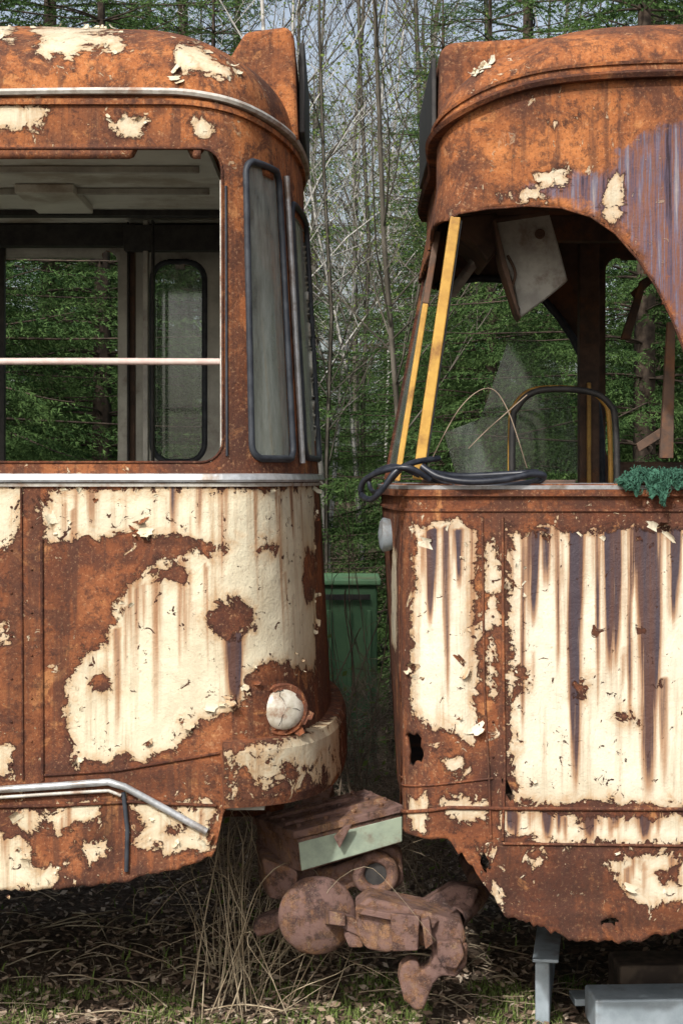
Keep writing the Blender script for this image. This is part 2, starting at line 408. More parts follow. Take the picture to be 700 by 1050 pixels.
def flakes(tr,polys,mat,parent,dens=9,seed=3):
    r=random.Random(seed); V=[];Fc=[];pa=[]
    for Q in polys:
        n=len(Q); A=sum(Q[i][0]*Q[(i+1)%n][1]-Q[(i+1)%n][0]*Q[i][1] for i in range(n))
        for i in range(n):
            a=np.array(Q[i]); b=np.array(Q[(i+1)%n]); L=np.hypot(*(b-a))
            if L<1e-4: continue
            tdir=(b-a)/L; nd=np.array([tdir[1],-tdir[0]])*(1 if A>0 else -1)
            clus=r.random()<.5
            for _ in range(int(L*dens*(2 if clus else .3)+r.random())):
                big=r.random()<.3
                c=a+(b-a)*r.random()+nd*r.uniform(-.06,.0); w=r.uniform(.004,.012)*(2.8 if big else 1); ln=r.uniform(.008,.022)*(2.4 if big else 1); cu=r.uniform(.15,.8)
                ang=r.uniform(-1.1,1.1); d2=np.array([nd[0]*math.cos(ang)-nd[1]*math.sin(ang),nd[0]*math.sin(ang)+nd[1]*math.cos(ang)]); t2=np.array([-d2[1],d2[0]])
                base=len(V); pv=r.choice([.09,.04,.02,.0])
                for k in range(5):
                    s_=k/4; ww=w*(1-.45*s_+r.uniform(-.3,.3)); o=.002+ln*cu*s_*s_
                    for sg in(-1,1):
                        p=c+d2*ln*s_*(1-.35*s_)+t2*ww*sg*r.uniform(.7,1.2)
                        V.append(tr.pos(p[0],p[1],o)); pa.append(pv)
                for k in range(4): Fc.append((base+2*k,base+2*k+1,base+2*k+3,base+2*k+2))
    z=np.zeros(len(V))
    return mk('paint_flakes',np.array(V).reshape(-1,3),np.array(Fc),mat,parent,True,dict(paint=np.array(pa),streak=z,steel=z-.3,dark=z))
def dens_u(tr,fine0,fine1,fine=.0115,nose=.02,coarse=.06):
    a=np.arange(0,fine0,coarse); b=np.arange(fine0,fine1,fine); c=np.arange(fine1,tr.L-fine1,nose); d=np.arange(tr.L-fine1,tr.L-fine0+1.4,.02); e=np.arange(tr.L-fine0+1.4,tr.L,coarse)
    return np.unique(np.concatenate([a,b,c,d,e,[tr.L]]))
def rndstreaks(n,x0,x1,y0,y1,l0,l1,s0,s1,seed):
    r=random.Random(seed); return [(r.uniform(x0,x1),(yy:=r.uniform(y0,y1)),yy+r.uniform(l0,l1),r.uniform(1.5,4.5),r.uniform(s0,s1)) for _ in range(n)]
rx=np.linspace(-6,6,2400)
def rag(k,seed):
    g=np.random.default_rng(seed); return np.convolve(g.normal(0,1,2400),np.ones(k)/k,'same')*math.sqrt(k)
rn=rag(3,1)*.0035+rag(9,2)*.006+rag(40,3)*.010
rn=np.maximum(rn,-.014)+np.where(rag(14,4)>1.25,.022,0)

# =============================================================== LEFT TRAM
halfL=[(-5.2,0),(-3,0),(-1.5,0),(-.6,0),(-.44,0),(-.34,.015),(-.255,.075),(-.185,.20),(-.135,.40),(-.105,.65),(-.09,.9),(-.085,1.1)]
def leanL(x,y,z):
    w=sstep(x,-.42,-.12); zz=np.asarray(z)-EZ
    return w*(-.055*zz)
def ztL(u):
    x,y=TL.xy(u); return 3.135-.055*sstep(x,-.55,-.12)
def zbL(u):
    x,y=TL.xy(u)
    xs=[-5.2,-1.12,-.75,-.52,-.425,-.405,-.38,0]; zs=[.56,.565,.59,.64,.668,.70,.835,.83]
    return np.interp(x,xs,zs)+np.interp(x,rx,rn)*.5*(x<-.41)
TL=Tram(halfL,1,leanL,ztL,zbL)
L=empty('abandoned_tram')
creamsL=[[(45,503),(110,500),(322,497),(323,690),(300,686),(275,692),(258,704),(250,728),(190,742),(183,772),(130,778),(78,786),(68,755),(72,705),(85,668),(105,655),(118,620),(135,598),(150,578),(180,572),(195,560),(240,556),(150,550),(90,553),(48,556)],
 [(-60,500),(20,500),(17,560),(-60,572)],[(-40,630),(8,635),(8,655),(-40,662)],[(-60,760),(9,765),(7,790),(-60,800)],
 [(-40,850),(20,862),(38,892),(66,884),(60,912),(0,922),(-60,925)],[(8,830),(100,824),(112,842),(60,852),(20,845)],[(137,825),(216,824),(217,872),(180,878),(142,868),(152,848)],
 [(78,868),(110,862),(112,885),(90,890)],
 [(106,119),(150,124),(140,136),(118,134)],[(-40,104),(30,106),(48,114),(38,130),(10,130),(-40,140)],[(202,124),(216,128),(212,140),(204,136)]]
cutsL=[circ(237,634,23),circ(291,716,42,38),circ(317,590,7,28),circ(276,562,10,6),circ(172,586,16,10),circ(105,700,8,12),circ(215,560,18,5),circ(180,850,12,6)]
strL=[(241,655,735,9,.95),(205,500,560,5,.4),(228,500,610,5,.45),(262,500,640,4,.4),(186,580,700,5,.35),(160,600,760,6,.35),(140,610,700,4,.4),(120,650,780,4,.4),(298,500,560,6,.5),(284,505,690,3,.35),(95,505,550,8,.35),(212,585,700,3,.4),(177,500,552,4,.5)]
strL+=rndstreaks(40,50,320,498,640,25,110,.12,.36,4)+rndstreaks(10,225,318,690,745,20,60,.2,.5,6)+rndstreaks(18,0,215,825,870,15,45,.15,.45,16)
pfL=paintf(TL,creamsL,cutsL,strL,(),[(105,860,16,26,.85),(70,835,60,7,.9),(200,835,30,8,.8),(20,700,24,150,.40),(290,790,50,10,.5),(60,640,20,80,.35),(150,800,120,12,.5),(235,300,6,150,.3),(180,555,60,4,.5),(60,905,80,8,.6)])
uf0=TL.uX(-1.2); uf1=TL.uY(.6)
ulL=dens_u(TL,uf0,uf1)
vl=np.linspace(0,1,216)
zWb=EZ-(474-490)/318.; zWt=EZ+(490-152)/318.
winL=[rrect(TL.uX(-2.45),TL.uz(228,300)[0],zWb,zWt,.07),rrect(TL.uX(-4.2),TL.uX(-2.6),zWb,zWt,.07)]
cA=TL.uz(254,300)[0]; cB=TL.uz(291,300)[0]
cornW=rrect(cA,cB,EZ-(470-490)/318.,EZ+(490-172)/308.,.045)
wsA=TL.uz(302,300)[0]
shield=rrect(wsA,TL.L/2-.03,1.97,2.86,.06)
def mir(p,tr): return [(tr.L-u,z) for u,z in p]
farL=[rrect(TL.uX(-.98,True),TL.uX(-2.45,True),1.93,2.90,.06),rrect(TL.uX(-2.6,True),TL.uX(-4.2,True),1.93,2.90,.06),rrect(TL.uX(-.60,True),TL.uX(-.83,True),1.97,2.85,.08)]
TL.surf('body_shell',ulL,vl,[M['skinL'],M['inL']],L,winL+[cornW,shield,mir(shield,TL)]+farL,attrf=pfL,thick=.035)
flakes(TL,pfL.C[:1]+pfL.C[4:10],M['skinL'],L,11,3)
def patch(tr,name,poly,off,mat,parent,cell=.025):
    Q=np.array(poly); ul=np.arange(Q[:,0].min()-cell,Q[:,0].max()+2*cell,cell); z0=Q[:,1].min()-cell; z1=Q[:,1].max()+cell
    return tr.surf(name,ul,np.linspace(0,1,int((z1-z0)/cell)+2),mat,parent,zb=lambda u:z0+0*u,zt=lambda u:z1+0*u,outline=poly,off=off,cell=cell)
patch(TL,'corner_window_glass',cornW,-.008,M['glassD'],L)
patch(TL,'windscreen_glass',shield,-.008,M['glassD'],L)
TL.rim('corner_window_seal',cornW,.012,.004,M['rubber'],L)
TL.rim('windscreen_seal',shield,.011,.006,M['rubber'],L)
TL.rim('far_door_window_seal',farL[2],.014,-.03,M['rubber'],L)
patch(TL,'far_door_window_glass',farL[2],-.01,M['glass'],L)
w0=winL[0]; TL.rim('window_frame_trim',w0,.0045,.001,M['rustdark'],L)
uw=TL.uz(227,300)[0]
TL.rim('window_side_strip',[(uw,zWb+.05),(uw,zWt-.10)],.004,-.008,M['white'],L,False)
uC=TL.uz(297,300)[0]
TL.rim('corner_chrome_strip',[(uC+.003,zWb+.0),(uC,2.4),(uC-.004,zWt-.03)],.011,.012,M['chrome'],L,False)
TL.rim('seal_strip',[(TL.uz(232,300)[0],zWb+.02),(TL.uz(232,300)[0],zWt-.12)],.0045,.003,M['rubber'],L,False)
zs=lambda u:1.898+0*u
TL.sweep('waist_trim_upper',0,TL.L/2+.9,zs,[(-.01,-.012),(.018,-.012),(.022,-.004),(.016,.014),(-.01,.018)],M['chrome'],L,400)
TL.sweep('waist_trim_lower',0,TL.L/2+.9,zs,[(-.01,-.026),(.009,-.026),(.011,-.015),(-.01,-.015)],M['white'],L,400)
TL.sweep('roof_gutter',0,TL.L/2+1.0,lambda u:ztL(u)+.005+.003*np.sin(u*6),[(-.02,-.010),(.024,-.008),(.030,.002),(.026,.011),(-.02,.012)],M['white'],L,400)
TL.sweep('roof_eave_lip',0,TL.L/2+1.0,lambda u:ztL(u)-.022,[(-.02,-.012),(.012,-.010),(.012,.008),(-.02,.008)],M['rust'],L,400)
def roof(tr,name,spx,zt,h,ov,parent,mat,creams,pw=2.4,seed=1):
    ul=np.unique(np.concatenate([np.arange(0,tr.uX(spx*1.4),.06),np.arange(tr.uX(spx*1.4),tr.L/2+.02,.016),np.arange(tr.L/2,tr.L,.05)]))
    tt=np.linspace(0,1,60)**1.8
    z0=zt(ul); base=tr.pos(ul,np.minimum(z0,3.2),ov)
    X0=base[:,0]; Y0=base[:,1]
    SX=np.minimum(X0,spx) if spx<0 else np.maximum(X0,spx)
    T=tt[None,:]
    X=X0[:,None]+(SX-X0)[:,None]*T; Y=Y0[:,None]+(1.1-Y0)[:,None]*T
    Z=z0[:,None]+h*(1-(1-T)**pw)**(1/pw)+(3.17-z0)[:,None]*T*.6
    G3=np.stack([X,Y,Z],-1); G3[:,:,2]+=.006*np.sin(G3[:,:,0]*7)*np.sin(G3[:,:,1]*9+1)
    V=G3.reshape(-1,3); nu,nv=len(ul),len(tt)
    i=np.arange(nu-1)[:,None]; j=np.arange(nv-1)[None,:]
    q=np.stack([i*nv+j,(i+1)*nv+j,(i+1)*nv+j+1,i*nv+j+1],-1).reshape(-1,4)
    if tr.sgn<0: q=q[:,::-1]
    P2=np.stack([350+V[:,0]*F/(CY+V[:,1]),490-(V[:,2]-EZ)*F/(CY+V[:,1])],-1)
    d=np.full(len(V),-.3*318)
    for c in creams: d=np.maximum(d,sdf(P2,c)[0])
    sl=np.full(len(V),-.3*318)
    o=mk(name,V,np.ascontiguousarray(q),mat,parent,True,dict(paint=np.clip(d/318,-.3,.1),streak=0*d,steel=sl/318,dark=0*d))
    r=random.Random(seed); D=d.reshape(nu,nv)/318; FV=[];FF=[];pa=[]
    cand=[(a,b) for a in range(2,nu-3) for b in range(2,nv-3) if abs(D[a,b])<.015 and Y[a,b]<.7 and X[a,b]*tr.sgn>-1.3]
    r.shuffle(cand)
    for a,b in cand[:34]:
        p=G3[a,b]; e1=G3[a+1,b]-p; e2=G3[a,b+1]-p; e1/=np.linalg.norm(e1); e2/=np.linalg.norm(e2); nn=np.cross(e1,e2)*tr.sgn; nn/=np.linalg.norm(nn)+1e-9
        an=r.uniform(0,6.3); d1=e1*math.cos(an)+e2*math.sin(an); d2=np.cross(nn,d1); w=r.uniform(.006,.022); ln=r.uniform(.012,.036); cu=r.uniform(.15,.6); base_=len(FV)
        for k in range(5):
            s_=k/4
            for sg in(-1,1): FV.append(p+nn*(.003+ln*cu*s_*s_)+d1*ln*s_*(1-.35*s_)+d2*w*(1-.45*s_)*sg*r.uniform(.7,1.2)); pa.append(.04)
        for k in range(4): FF.append((base_+2*k,base_+2*k+1,base_+2*k+3,base_+2*k+2))
    if FV:
        z=np.zeros(len(FV)); mk('roof_paint_flakes',np.array(FV),np.array(FF),mat,parent,True,dict(paint=np.array(pa),streak=z,steel=z-.3,dark=z))
    return o
roof(TL,'roof',-1.0,ztL,.36,.012,L,M['skinL'],[[(36,30),(70,22),(128,36),(122,52),(92,48),(70,66),(42,58)],[(176,48),(200,48),(238,72),(230,88),(205,76),(183,86)],[(-30,20),(15,20),(14,42),(-30,50)]])
def housing(tr,name,prof,y0,y1,parent,mat,pol=None):
    V=[(x,y0,z) for x,z in prof]+[(x,y1,z) for x,z in prof]; n=len(prof)
    Fc=[tuple(range(n)),tuple(range(2*n-1,n-1,-1))]+[(i,i+n,(i+1)%n+n,(i+1)%n) for i in range(n)]
    o=fixn(mk(name,V,Fc,mat,parent,False)); bevel(o,.03,3); return o
housing(TL,'destination_box',[(-.40,3.08),(-.39,3.37),(-.335,3.46),(-.19,3.48),(-.165,3.45),(-.150,3.08)],.50,1.70,L,M['rust'])
box('destination_glass',(-.150,.58,3.12),(-.130,1.62,3.44),M['black'],L,.004)
TL.sweep('bumper',TL.uz(228,780)[0],TL.L-TL.uz(228,780)[0],lambda u:.95+0*u,[(-.01,-.115),(.045,-.110),(.052,-.08),(.055,.07),(.045,.10),(-.01,.105)],M['skinL'],L,240)
bo=bpy.data.objects['bumper']; vv=np.array([v.co[:] for v in bo.data.vertices])
P2=np.stack([350+vv[:,0]*F/(CY+vv[:,1]),490-(vv[:,2]-EZ)*F/(CY+vv[:,1])],-1)
dd=sdf(P2,[(232,780),(260,772),(300,765),(345,738),(345,792),(300,804),(262,810),(236,808)])[0]/318
for nme,arr in (('paint',np.clip(dd+.014,-.3,.1)),('streak',0*dd),('steel',0*dd-.3),('dark',0*dd)):
    at=bo.data.attributes.new(nme,'FLOAT','POINT'); at.data.foreach_set('value',arr.astype(np.float32))
def surfline(tr,pts): return [tr.uz(*p) for p in pts]
TL.rim('skirt_chrome_rail',surfline(TL,[(-60,812),(0,809),(60,805),(112,801),(128,806),(165,826),(212,852)]),.0125,.012,M['chrome'],L,False)
TL.rim('skirt_rail_lower_lip',surfline(TL,[(-60,820),(0,817),(60,813),(112,810),(125,815)]),.006,.014,M['white'],L,False)
TL.rim('black_cable',surfline(TL,[(127,812),(131,850),(130,893)]),.008,.008,M['rubber'],L,False)
for nm,pts,w in (('panel_joint',[(43,553),(44,800)],.006),('panel_joint_inner',[(22,500),(24,800)],.004),('lower_panel_seam',[(46,795),(120,790),(225,772)],.005),('body_bottom_seam',[(-50,828),(60,826),(135,822),(222,826)],.006)):
    TL.rim(nm,surfline(TL,pts),w,.003,M['rustdark'],L,False)
def rivets(tr,pts,parent,mat,r_=.0045):
    for i,p in enumerate(pts):
        u,z=tr.uz(*p); c=Vector(tr.pos(u,z,.002)); nx,ny=tr.nrm(u); lathe('rivet',[(r_,0),(r_*.8,r_*.5),(r_*.3,r_*.8)],c,(float(nx),float(ny),0),mat,parent,8)
rivets(TL,[(12,520+k*44) for k in range(7)]+[(33,540+k*44) for k in range(6)]+[(60+k*28,816) for k in range(3)],L,M['rustdark'])
u,z=TL.uz(288,727); p=TL.pos(u,z,0)
d=Vector((.35,-.94,0)).normalized(); lo=Vector(p)-d*.02
lathe('headlamp_bezel',[(.078,0),(.086,.02),(.088,.038),(.082,.046),(.074,.044)],lo,d,M['rust'],L)
lathe('headlamp_lens',[(.073,.035),(.068,.044),(.045,.056),(.02,.062),(.002,.063)],lo+d*.002+Vector((.002,0,.002)),d+Vector((.05,0,.12)),M['lampglass'],L)
r=random.Random(4); V=[];q=[]
for k in range(24):
    a=math.radians(100+k*13); ax=Vector((d.y,-d.x,0)).normalized()*-1; up=Vector((0,0,1)); c=lo+d*.035+(ax*math.cos(a)+up*math.sin(a))*.080; tg=(-ax*math.sin(a)+up*math.cos(a)); rd_=(ax*math.cos(a)+up*math.sin(a)); w_=r.uniform(.008,.02); l_=r.uniform(-.022,.034)
    b=len(V); V+=[c-tg*w_,c+tg*w_,c+rd_*l_+d*.014+tg*w_*.5,c+rd_*l_*.8+d*.018-tg*w_*.7]; q.append((b,b+1,b+2,b+3))
mk('headlamp_torn_edge',V,np.array(q),M['rust'],L,False)
cr_=[]
for a0,l_ in ((.4,.065),(2.3,.05),(4.4,.06)):
    P=[]
    for i in range(5):
        rr_=l_*i/4; aa=a0+r.uniform(-.25,.25)*(i/4); dn=(d+Vector((.05,0,.12))).normalized(); o1=dn.orthogonal().normalized(); o2=dn.cross(o1); P.append(lo+Vector((.002,0,.002))+dn*(.0645-.2*rr_**1.3)+(o1*math.cos(aa)+o2*math.sin(aa))*rr_)
    cr_.append((P,.0009))
tubes('headlamp_cracks',cr_,M['black'],L,4)
box('ceiling',(-5.1,.06,3.00),(-.45,2.14,3.03),M['ceil'],L,0)
box('ceiling_fascia',(-5.1,2.02,2.90),(-.5,2.10,2.995),M['black'],L,.004)
for k,(a,b) in enumerate(((.55,.575),(1.05,1.075),(1.62,1.70))):
    box('ceiling_strip',(-5.1,a,2.975),(-.5,b,2.998),M['black'] if k==2 else M['inL'],L,.003)
box('ceiling_hatch',(-1.22,.95,2.965),(-1.0,1.5,2.998),M['ceil'],L,.004)
box('floor',(-5.1,.05,.82),(-.25,2.15,.87),M['inL'],L,0)
box('end_wall',(-5.2,.0,.6),(-5.12,2.2,3.15),M['inL'],L,0)
pz=lambda px,Y:W(px,490,Y).x
tubes('window_handrail',[([W(-300,371,.03),W(100,370.5,.03),W(229,371,.03)],.0115)],M['pinkbar'],L,10)
for px,w,mt,Y in ((136,.024,'inR',2.0),(150,.022,'panelwhite',1.9),(157,.010,'black',1.88),(132,.008,'black',1.95)):
    box('partition_post',(pz(px,Y)-w/2,Y-.03,.87),(pz(px,Y)+w/2,Y+.03,2.99),M[mt],L,.004)
box('door_header',(pz(128,1.9),1.86,2.86),(pz(228,1.9),1.93,2.97),M['black'],L,.004)
box('far_window_divider',(pz(0,2.16),2.13,1.9),(pz(6,2.16),2.17,2.93),M['black'],L,.003)
box('driver_partition_lower',(pz(136,1.5),1.0,.87),(pz(140,1.5),1.9,1.80),M['inL'],L,.004)
def bogie(cx,parent):
    box('underframe_beam',(cx-1.9,.35,.62),(cx+1.9,.5,.80),M['rustdark'],parent,.01)
    box('underframe_beam_far',(cx-1.9,1.7,.62),(cx+1.9,1.85,.80),M['rustdark'],parent,.01)
    for wx in(-.9,.9):
        for wy in(.42,1.72):
            lathe('wheel',[(.33,0),(.33,.09),(.36,.10),(.36,.13)],(cx+wx,wy,.36),(0,1 if wy<1 else -1,0),M['wheel'],parent)
        tubes('axle',[([(cx+wx,.45,.36),(cx+wx,1.72,.36)],.06)],M['wheel'],parent,10)
bogie(-3.2,L)
prism('coupler_frame_beam',[(200,790),(290,800),(290,838),(200,838)],.8,1.4,M['rustdark'],L,.01)

# =============================================================== RIGHT TRAM
halfR=[(5.2,0),(3,0),(1.6,0),(.6,0),(.38,0),(.29,.0),(.225,.03),(.195,.11),(.178,.30),(.162,.55),(.152,.85),(.150,1.1)]
def leanR(x,y,z):
    z=np.asarray(z); w=sstep(-x,-.75,-.32); s_=np.clip((z-EZ)/.88,0,1.1)
    a=(w*.115+.055*sstep(y,.1,.7)*sstep(-x,-.6,-.3))*s_
    b=.055*np.clip(EZ-z,0,1.2)*sstep(y,0.03,.5)*(x<.6)
    return a+b
def ztR(u):
    x,y=TR.xy(u); X=x+.115*sstep(-x,-.75,-.32)
    return 3.2-.25*np.exp(-(np.maximum(X,.25)-.25)/.20)
def zbR(u):
    x,y=TR.xy(u)
    z=np.interp(x,[0,.34,.36,.53,.62,.79,.95,1.1,5.2],[.745,.735,.715,.470,.445,.405,.412,.450,.45])
    return z+np.where(x>.36,np.interp(x,rx,rn),.003*np.sin(x*60+y*30))
TR=Tram(halfR,-1,leanR,ztR,zbR)
R=empty('abandoned_tram.001')
creamsR=[[(422,540),(440,543),(460,537),(487,542),(489,580),(486,640),(488,700),(492,735),(486,764),(470,756),(455,748),(440,742),(428,733),(421,722),(419,640)],
 [(521,548),(560,543),(620,541),(700,543),(760,543),(760,826),(700,827),(640,822),(600,818),(560,820),(530,812),(523,790),(520,700)],
 [(498,555),(508,560),(511,600),(506,720),(499,700),(497,620)],
 [(516,834),(560,837),(640,840),(760,834),(760,864),(640,866),(560,863),(518,858)],[(618,886),(660,878),(760,870),(760,928),(720,930),(690,922),(672,928),(650,914),(636,902)],[(481,868),(500,862),(506,880),(490,890)],[(502,895),(516,915),(518,937),(500,930)],
 [(446,772),(470,776),(482,790),(455,790)],[(455,822),(495,820),(500,842),(470,844)],[(418,824),(434,824),(437,850),(424,854)],
 [(402,560),(407,565),(406,670),(401,660)],[(540,880),(556,876),(566,884),(548,890)],
 [(560,118),(590,122),(585,134),(565,132)],[(545,175),(580,176),(578,190),(550,190)],[(505,198),(560,194),(560,208),(508,208)],[(621,178),(632,180),(634,234),(624,226)]]
cutsR=[circ(600,705,8,6),circ(640,735,7,5),circ(533,700,5,16),circ(690,898,12,7)]
strR=[(441,548,650,6,1),(471,548,610,5,.8),(457,545,735,4,.6),(484,545,700,4,.5),(547,548,650,6,.9),(536,548,790,3,.6),(589,545,825,7,1.25),(627,545,700,10,1.05),(665,545,828,11,1.35),(690,545,650,7,.85),(612,545,740,3,.6),(571,545,720,3,.5),(645,545,780,3,.6),(650,545,620,6,.7),(560,545,610,6,.6),(710,545,700,6,.7),(605,832,865,8,.7),(660,832,865,9,.8),(560,832,865,7,.7),(680,700,826,5,.5)]
strR+=rndstreaks(40,520,740,541,560,30,160,.12,.40,8)+rndstreaks(16,421,490,541,600,30,150,.14,.4,9)+rndstreaks(24,520,740,600,760,30,70,.1,.25,10)+rndstreaks(26,520,740,833,842,15,30,.3,.8,12)+rndstreaks(10,630,740,875,900,15,40,.2,.6,13)
pfR=paintf(TR,creamsR,cutsR,strR,[[(508,200),(560,185),(618,170),(655,130),(700,122),(760,118),(760,420),(700,345),(675,292),(640,242),(605,214),(560,205),(512,208)],[(516,838),(760,838),(760,860),(518,858)]],
  [(503,800,5,26,1),(470,830,60,5,.7),(600,866,120,4,.9),(425,768,12,18,1),(640,945,120,12,.7),(560,92,150,5,.7),(520,640,2,100,.5),(620,515,120,6,.35),(600,910,70,28,.5),(520,900,24,34,.55),(455,845,40,8,.5)])
ulR=dens_u(TR,TR.uX(1.25),TR.uY(.6))
archpx=[(459,226),(470,219),(500,214),(540,211),(575,213),(605,222),(630,239),(652,264),(672,294),(688,327),(700,358),(708,400),(712,440),(713,494)]
zsill=EZ-(496-490)/318.
uy=TR.uY
arch=[(uy(1.1),zsill),(uy(1.1),2.66),(uy(.6),2.70),(uy(.2),2.73),(uy(.06),2.735)]+[TR.uz(*p) for p in archpx]
arch[-1]=(arch[-1][0],zsill)
full=arch[1:]+[(TR.L-u,z) for u,z in arch[1:][::-1]]
farwin=[rrect(TR.uX(1.16,True),TR.uX(2.6,True),1.97,2.87,.06),rrect(TR.uX(2.8,True),TR.uX(4.3,True),1.97,2.87,.06)]
nearwin=[rrect(TR.uX(4.3),TR.uX(2.8),1.97,2.87,.06),rrect(TR.uX(2.65),TR.uX(1.3),1.97,2.87,.06)]
hole=TR.poly([(415,753),(419,751),(424,754),(427,750),(432,757),(431,765),(435,772),(432,782),(426,780),(423,787),(417,781),(418,770)])
hole2=TR.poly([(514,800),(518,796),(522,806),(527,818),(523,822),(517,812)])
hs_=[TR.poly(circ(496,884,5,7,8,.3)),TR.poly(circ(627,944,10,3,11,.35))]
TR.surf('body_shell',ulR,vl,[M['skinR'],M['inR']],R,[full,hole,hole2]+hs_+farwin+nearwin,attrf=pfR,thick=.012)
flakes(TR,[pfR.C[0],pfR.C[1],pfR.C[4],pfR.C[12],pfR.C[13]],M['skinR'],R,8,9)
roof(TR,'roof',1.2,ztR,.30,.012,R,M['skinR'],[[(478,60),(490,58),(498,68),(485,74)]],pw=2.6)
TR.sweep('roof_gutter',0,TR.L/2+1.0,lambda u:ztR(u)+.004,[(-.02,-.012),(.030,-.010),(.038,.004),(.026,.014),(-.02,.014)],M['rustdark'],R,500)
TR.sweep('roof_upper_seam',0,TR.L/2+1.0,lambda u:ztR(u)+.045,[(-.05,-.006),(.018,-.005),(.020,.005),(-.05,.006)],M['rust'],R,500)
housing(TR,'destination_box',[(1.25,3.20),(1.20,3.44),(.85,3.45),(.45,3.43),(.37,3.425),(.345,3.39),(.335,3.0)],.50,1.70,R,M['rust'])
box('destination_glass',(.318,.56,3.08),(.334,1.62,3.38),M['black'],R,.004)
TR.sweep('window_sill',TR.uX(2.6),TR.L/2+.8,lambda u:zsill-.004+0*u,[(-.06,-.012),(.012,-.014),(.014,-.002),(-.06,.006)],M['chrome'],R,400)
TR.sweep('waist_moulding',0,TR.L/2+.8,lambda u:zsill-.028+0*u,[(-.01,-.016),(.016,-.012),(.018,.008),(-.01,.012)],M['rust'],R,400)
TR.sweep('waist_moulding_lower',0,TR.L/2+.8,lambda u:zsill-.085+0*u,[(-.01,-.006),(.007,-.004),(.007,.004),(-.01,.006)],M['rust'],R,400)
TR.rim('window_arch_trim',arch[5:],.004,.001,M['rustdark'],R,False)
for nm,pts,w in (('panel_seam',[(494,530),(496,700),(501,800),(503,860)],.004),('panel_edge',[(515,530),(516,700),(517,790),(515,862)],.005),('floor_line_seam',[(409,826),(460,828),(520,829),(760,830)],.007),('skirt_seam',[(515,865),(760,868)],.005),('hinge_seam',[(413,530),(411,700),(409,860)],.004),('corner_lower_seam',[(410,795),(505,798)],.004)):
    TR.rim(nm,surfline(TR,pts),w,.002,M['rust'],R,False)
rivets(TR,[(505,560+k*36) for k in range(7)]+[(530+k*30,522) for k in range(7)],R,M['rustdark'])
def beam(name,A,B,wx,wy,mat,parent):
    A=Vector(A);B=Vector(B); o=box(name,(-wx/2,-wy/2,0),(wx/2,wy/2,(B-A).length),mat,parent,.004)
    d=(B-A).normalized(); o.rotation_mode='QUATERNION'; o.rotation_quaternion=d.to_track_quat('Z','Y') if abs(d.z)<.8 else Vector((0,0,1)).rotation_difference(d)
    o.location=(A+B)/2; return o
def tp(u,z,off): return Vector(TR.pos(u,z,off))
beam('corner_pillar',tp(TR.uz(425,480)[0],1.895,-.02),tp(TR.uz(463,225)[0],2.745,-.02),.034,.045,M['yellow'],R)
beam('corner_pillar_seal',tp(TR.uz(431,480)[0],1.895,-.03),tp(TR.uz(469,228)[0],2.735,-.03),.010,.03,M['black'],R)
uu=uy(.42); beam('windscreen_pillar',tp(uu,1.89,-.02),tp(uu,2.50,-.02),.020,.04,M['yellow'],R)
beam('windscreen_pillar_upper',tp(uu,2.50,-.02),tp(uu,2.75,-.02),.022,.04,M['inR'],R)
uu=uy(1.1); beam('windscreen_mullion',tp(uu,1.89,-.03),tp(uu,2.70,-.03),.04,.05,M['rustdark'],R)
patch(TR,'windscreen_glass',[(uy(1.05),1.93),(uy(1.05),2.66),(uy(.46),2.68),(uy(.46),1.93)],-.02,M['glass'],R)
fa=mir(arch,TR); TR.rim('far_window_seal',fa[5:],.018,-.03,M['rubber'],R,False)
fx=lambda X:TR.uX(X,True)
patch(TR,'broken_far_glass',[(fx(.50),1.92),(fx(.42),2.10),(fx(.60),2.16),(fx(.70),2.42),(fx(.76),2.58),(fx(.93),2.45),(fx(1.01),2.2),(fx(1.05),1.92)],-.015,M['glass'],R)
box('ceiling',(.45,.06,2.93),(5.1,2.14,2.96),M['inR'],R,0)
box('floor',(.25,.05,.82),(5.1,2.15,.87),M['inR'],R,0)
box('end_wall',(5.12,0,.6),(5.2,2.2,3.15),M['inR'],R,0)
px=lambda p,Y:W(p,490,Y).x
box('cab_bulkhead_post',(px(592,1.9),1.84,.87),(px(612,1.9),1.92,2.93),M['inR'],R,.004)
box('cab_bulkhead_post_edge',(px(600,1.86),1.81,.87),(px(604,1.86),1.835,2.3),M['yellow'],R,.003)
box('cab_header_beam',(.5,1.3,2.83),(1.25,1.38,2.93),M['inR'],R,.004)
prism('far_wall_diagonal_brace',[(636,348),(656,288),(664,283),(646,348)],1.5,1.53,M['inR'],R,.002)
prism('far_wall_diagonal_brace_long',[(646,300),(690,262),(694,268),(650,306)],1.55,1.57,M['inR'],R,.002)
prism('broken_window_strut',[(676,470),(684,330),(692,330),(690,470)],.6,.63,M['inR'],R,.003)
prism('broken_window_strut_low',[(652,455),(690,430),(692,440),(655,463)],.7,.72,M['inR'],R,.002)
prism('hanging_cabinet',[(507,224),(530,222),(562,216),(572,250),(582,288),(560,306),(533,326),(526,290),(517,268)],.55,.63,M['panelwhite'],R,.008)
prism('hanging_cabinet_side',[(505,226),(508,224),(519,268),(534,327),(530,322),(514,272)],.50,.66,M['inR'],R,.003)
prism('cabinet_edge_flange',[(508,224),(562,216),(563,220),(509,228)],.535,.56,M['inR'],R,.002)
hc=W(553,240,.545)
lathe('cabinet_vent_ring',[(.018,0),(.018,.008),(.012,.010),(.010,.004)],hc,(0,-1,0),M['inR'],R,16)
tubes('cabinet_torn_edge',[(smoothline([W(520,262,.545),W(528,280,.53),W(524,300,.54),W(532,318,.54)],4),.005)],M['inR'],R,6)
prism('ceiling_console',[(468,222),(510,218),(514,250),(500,268),(486,250),(474,240)],.6,1.1,M['inR'],R,.01)
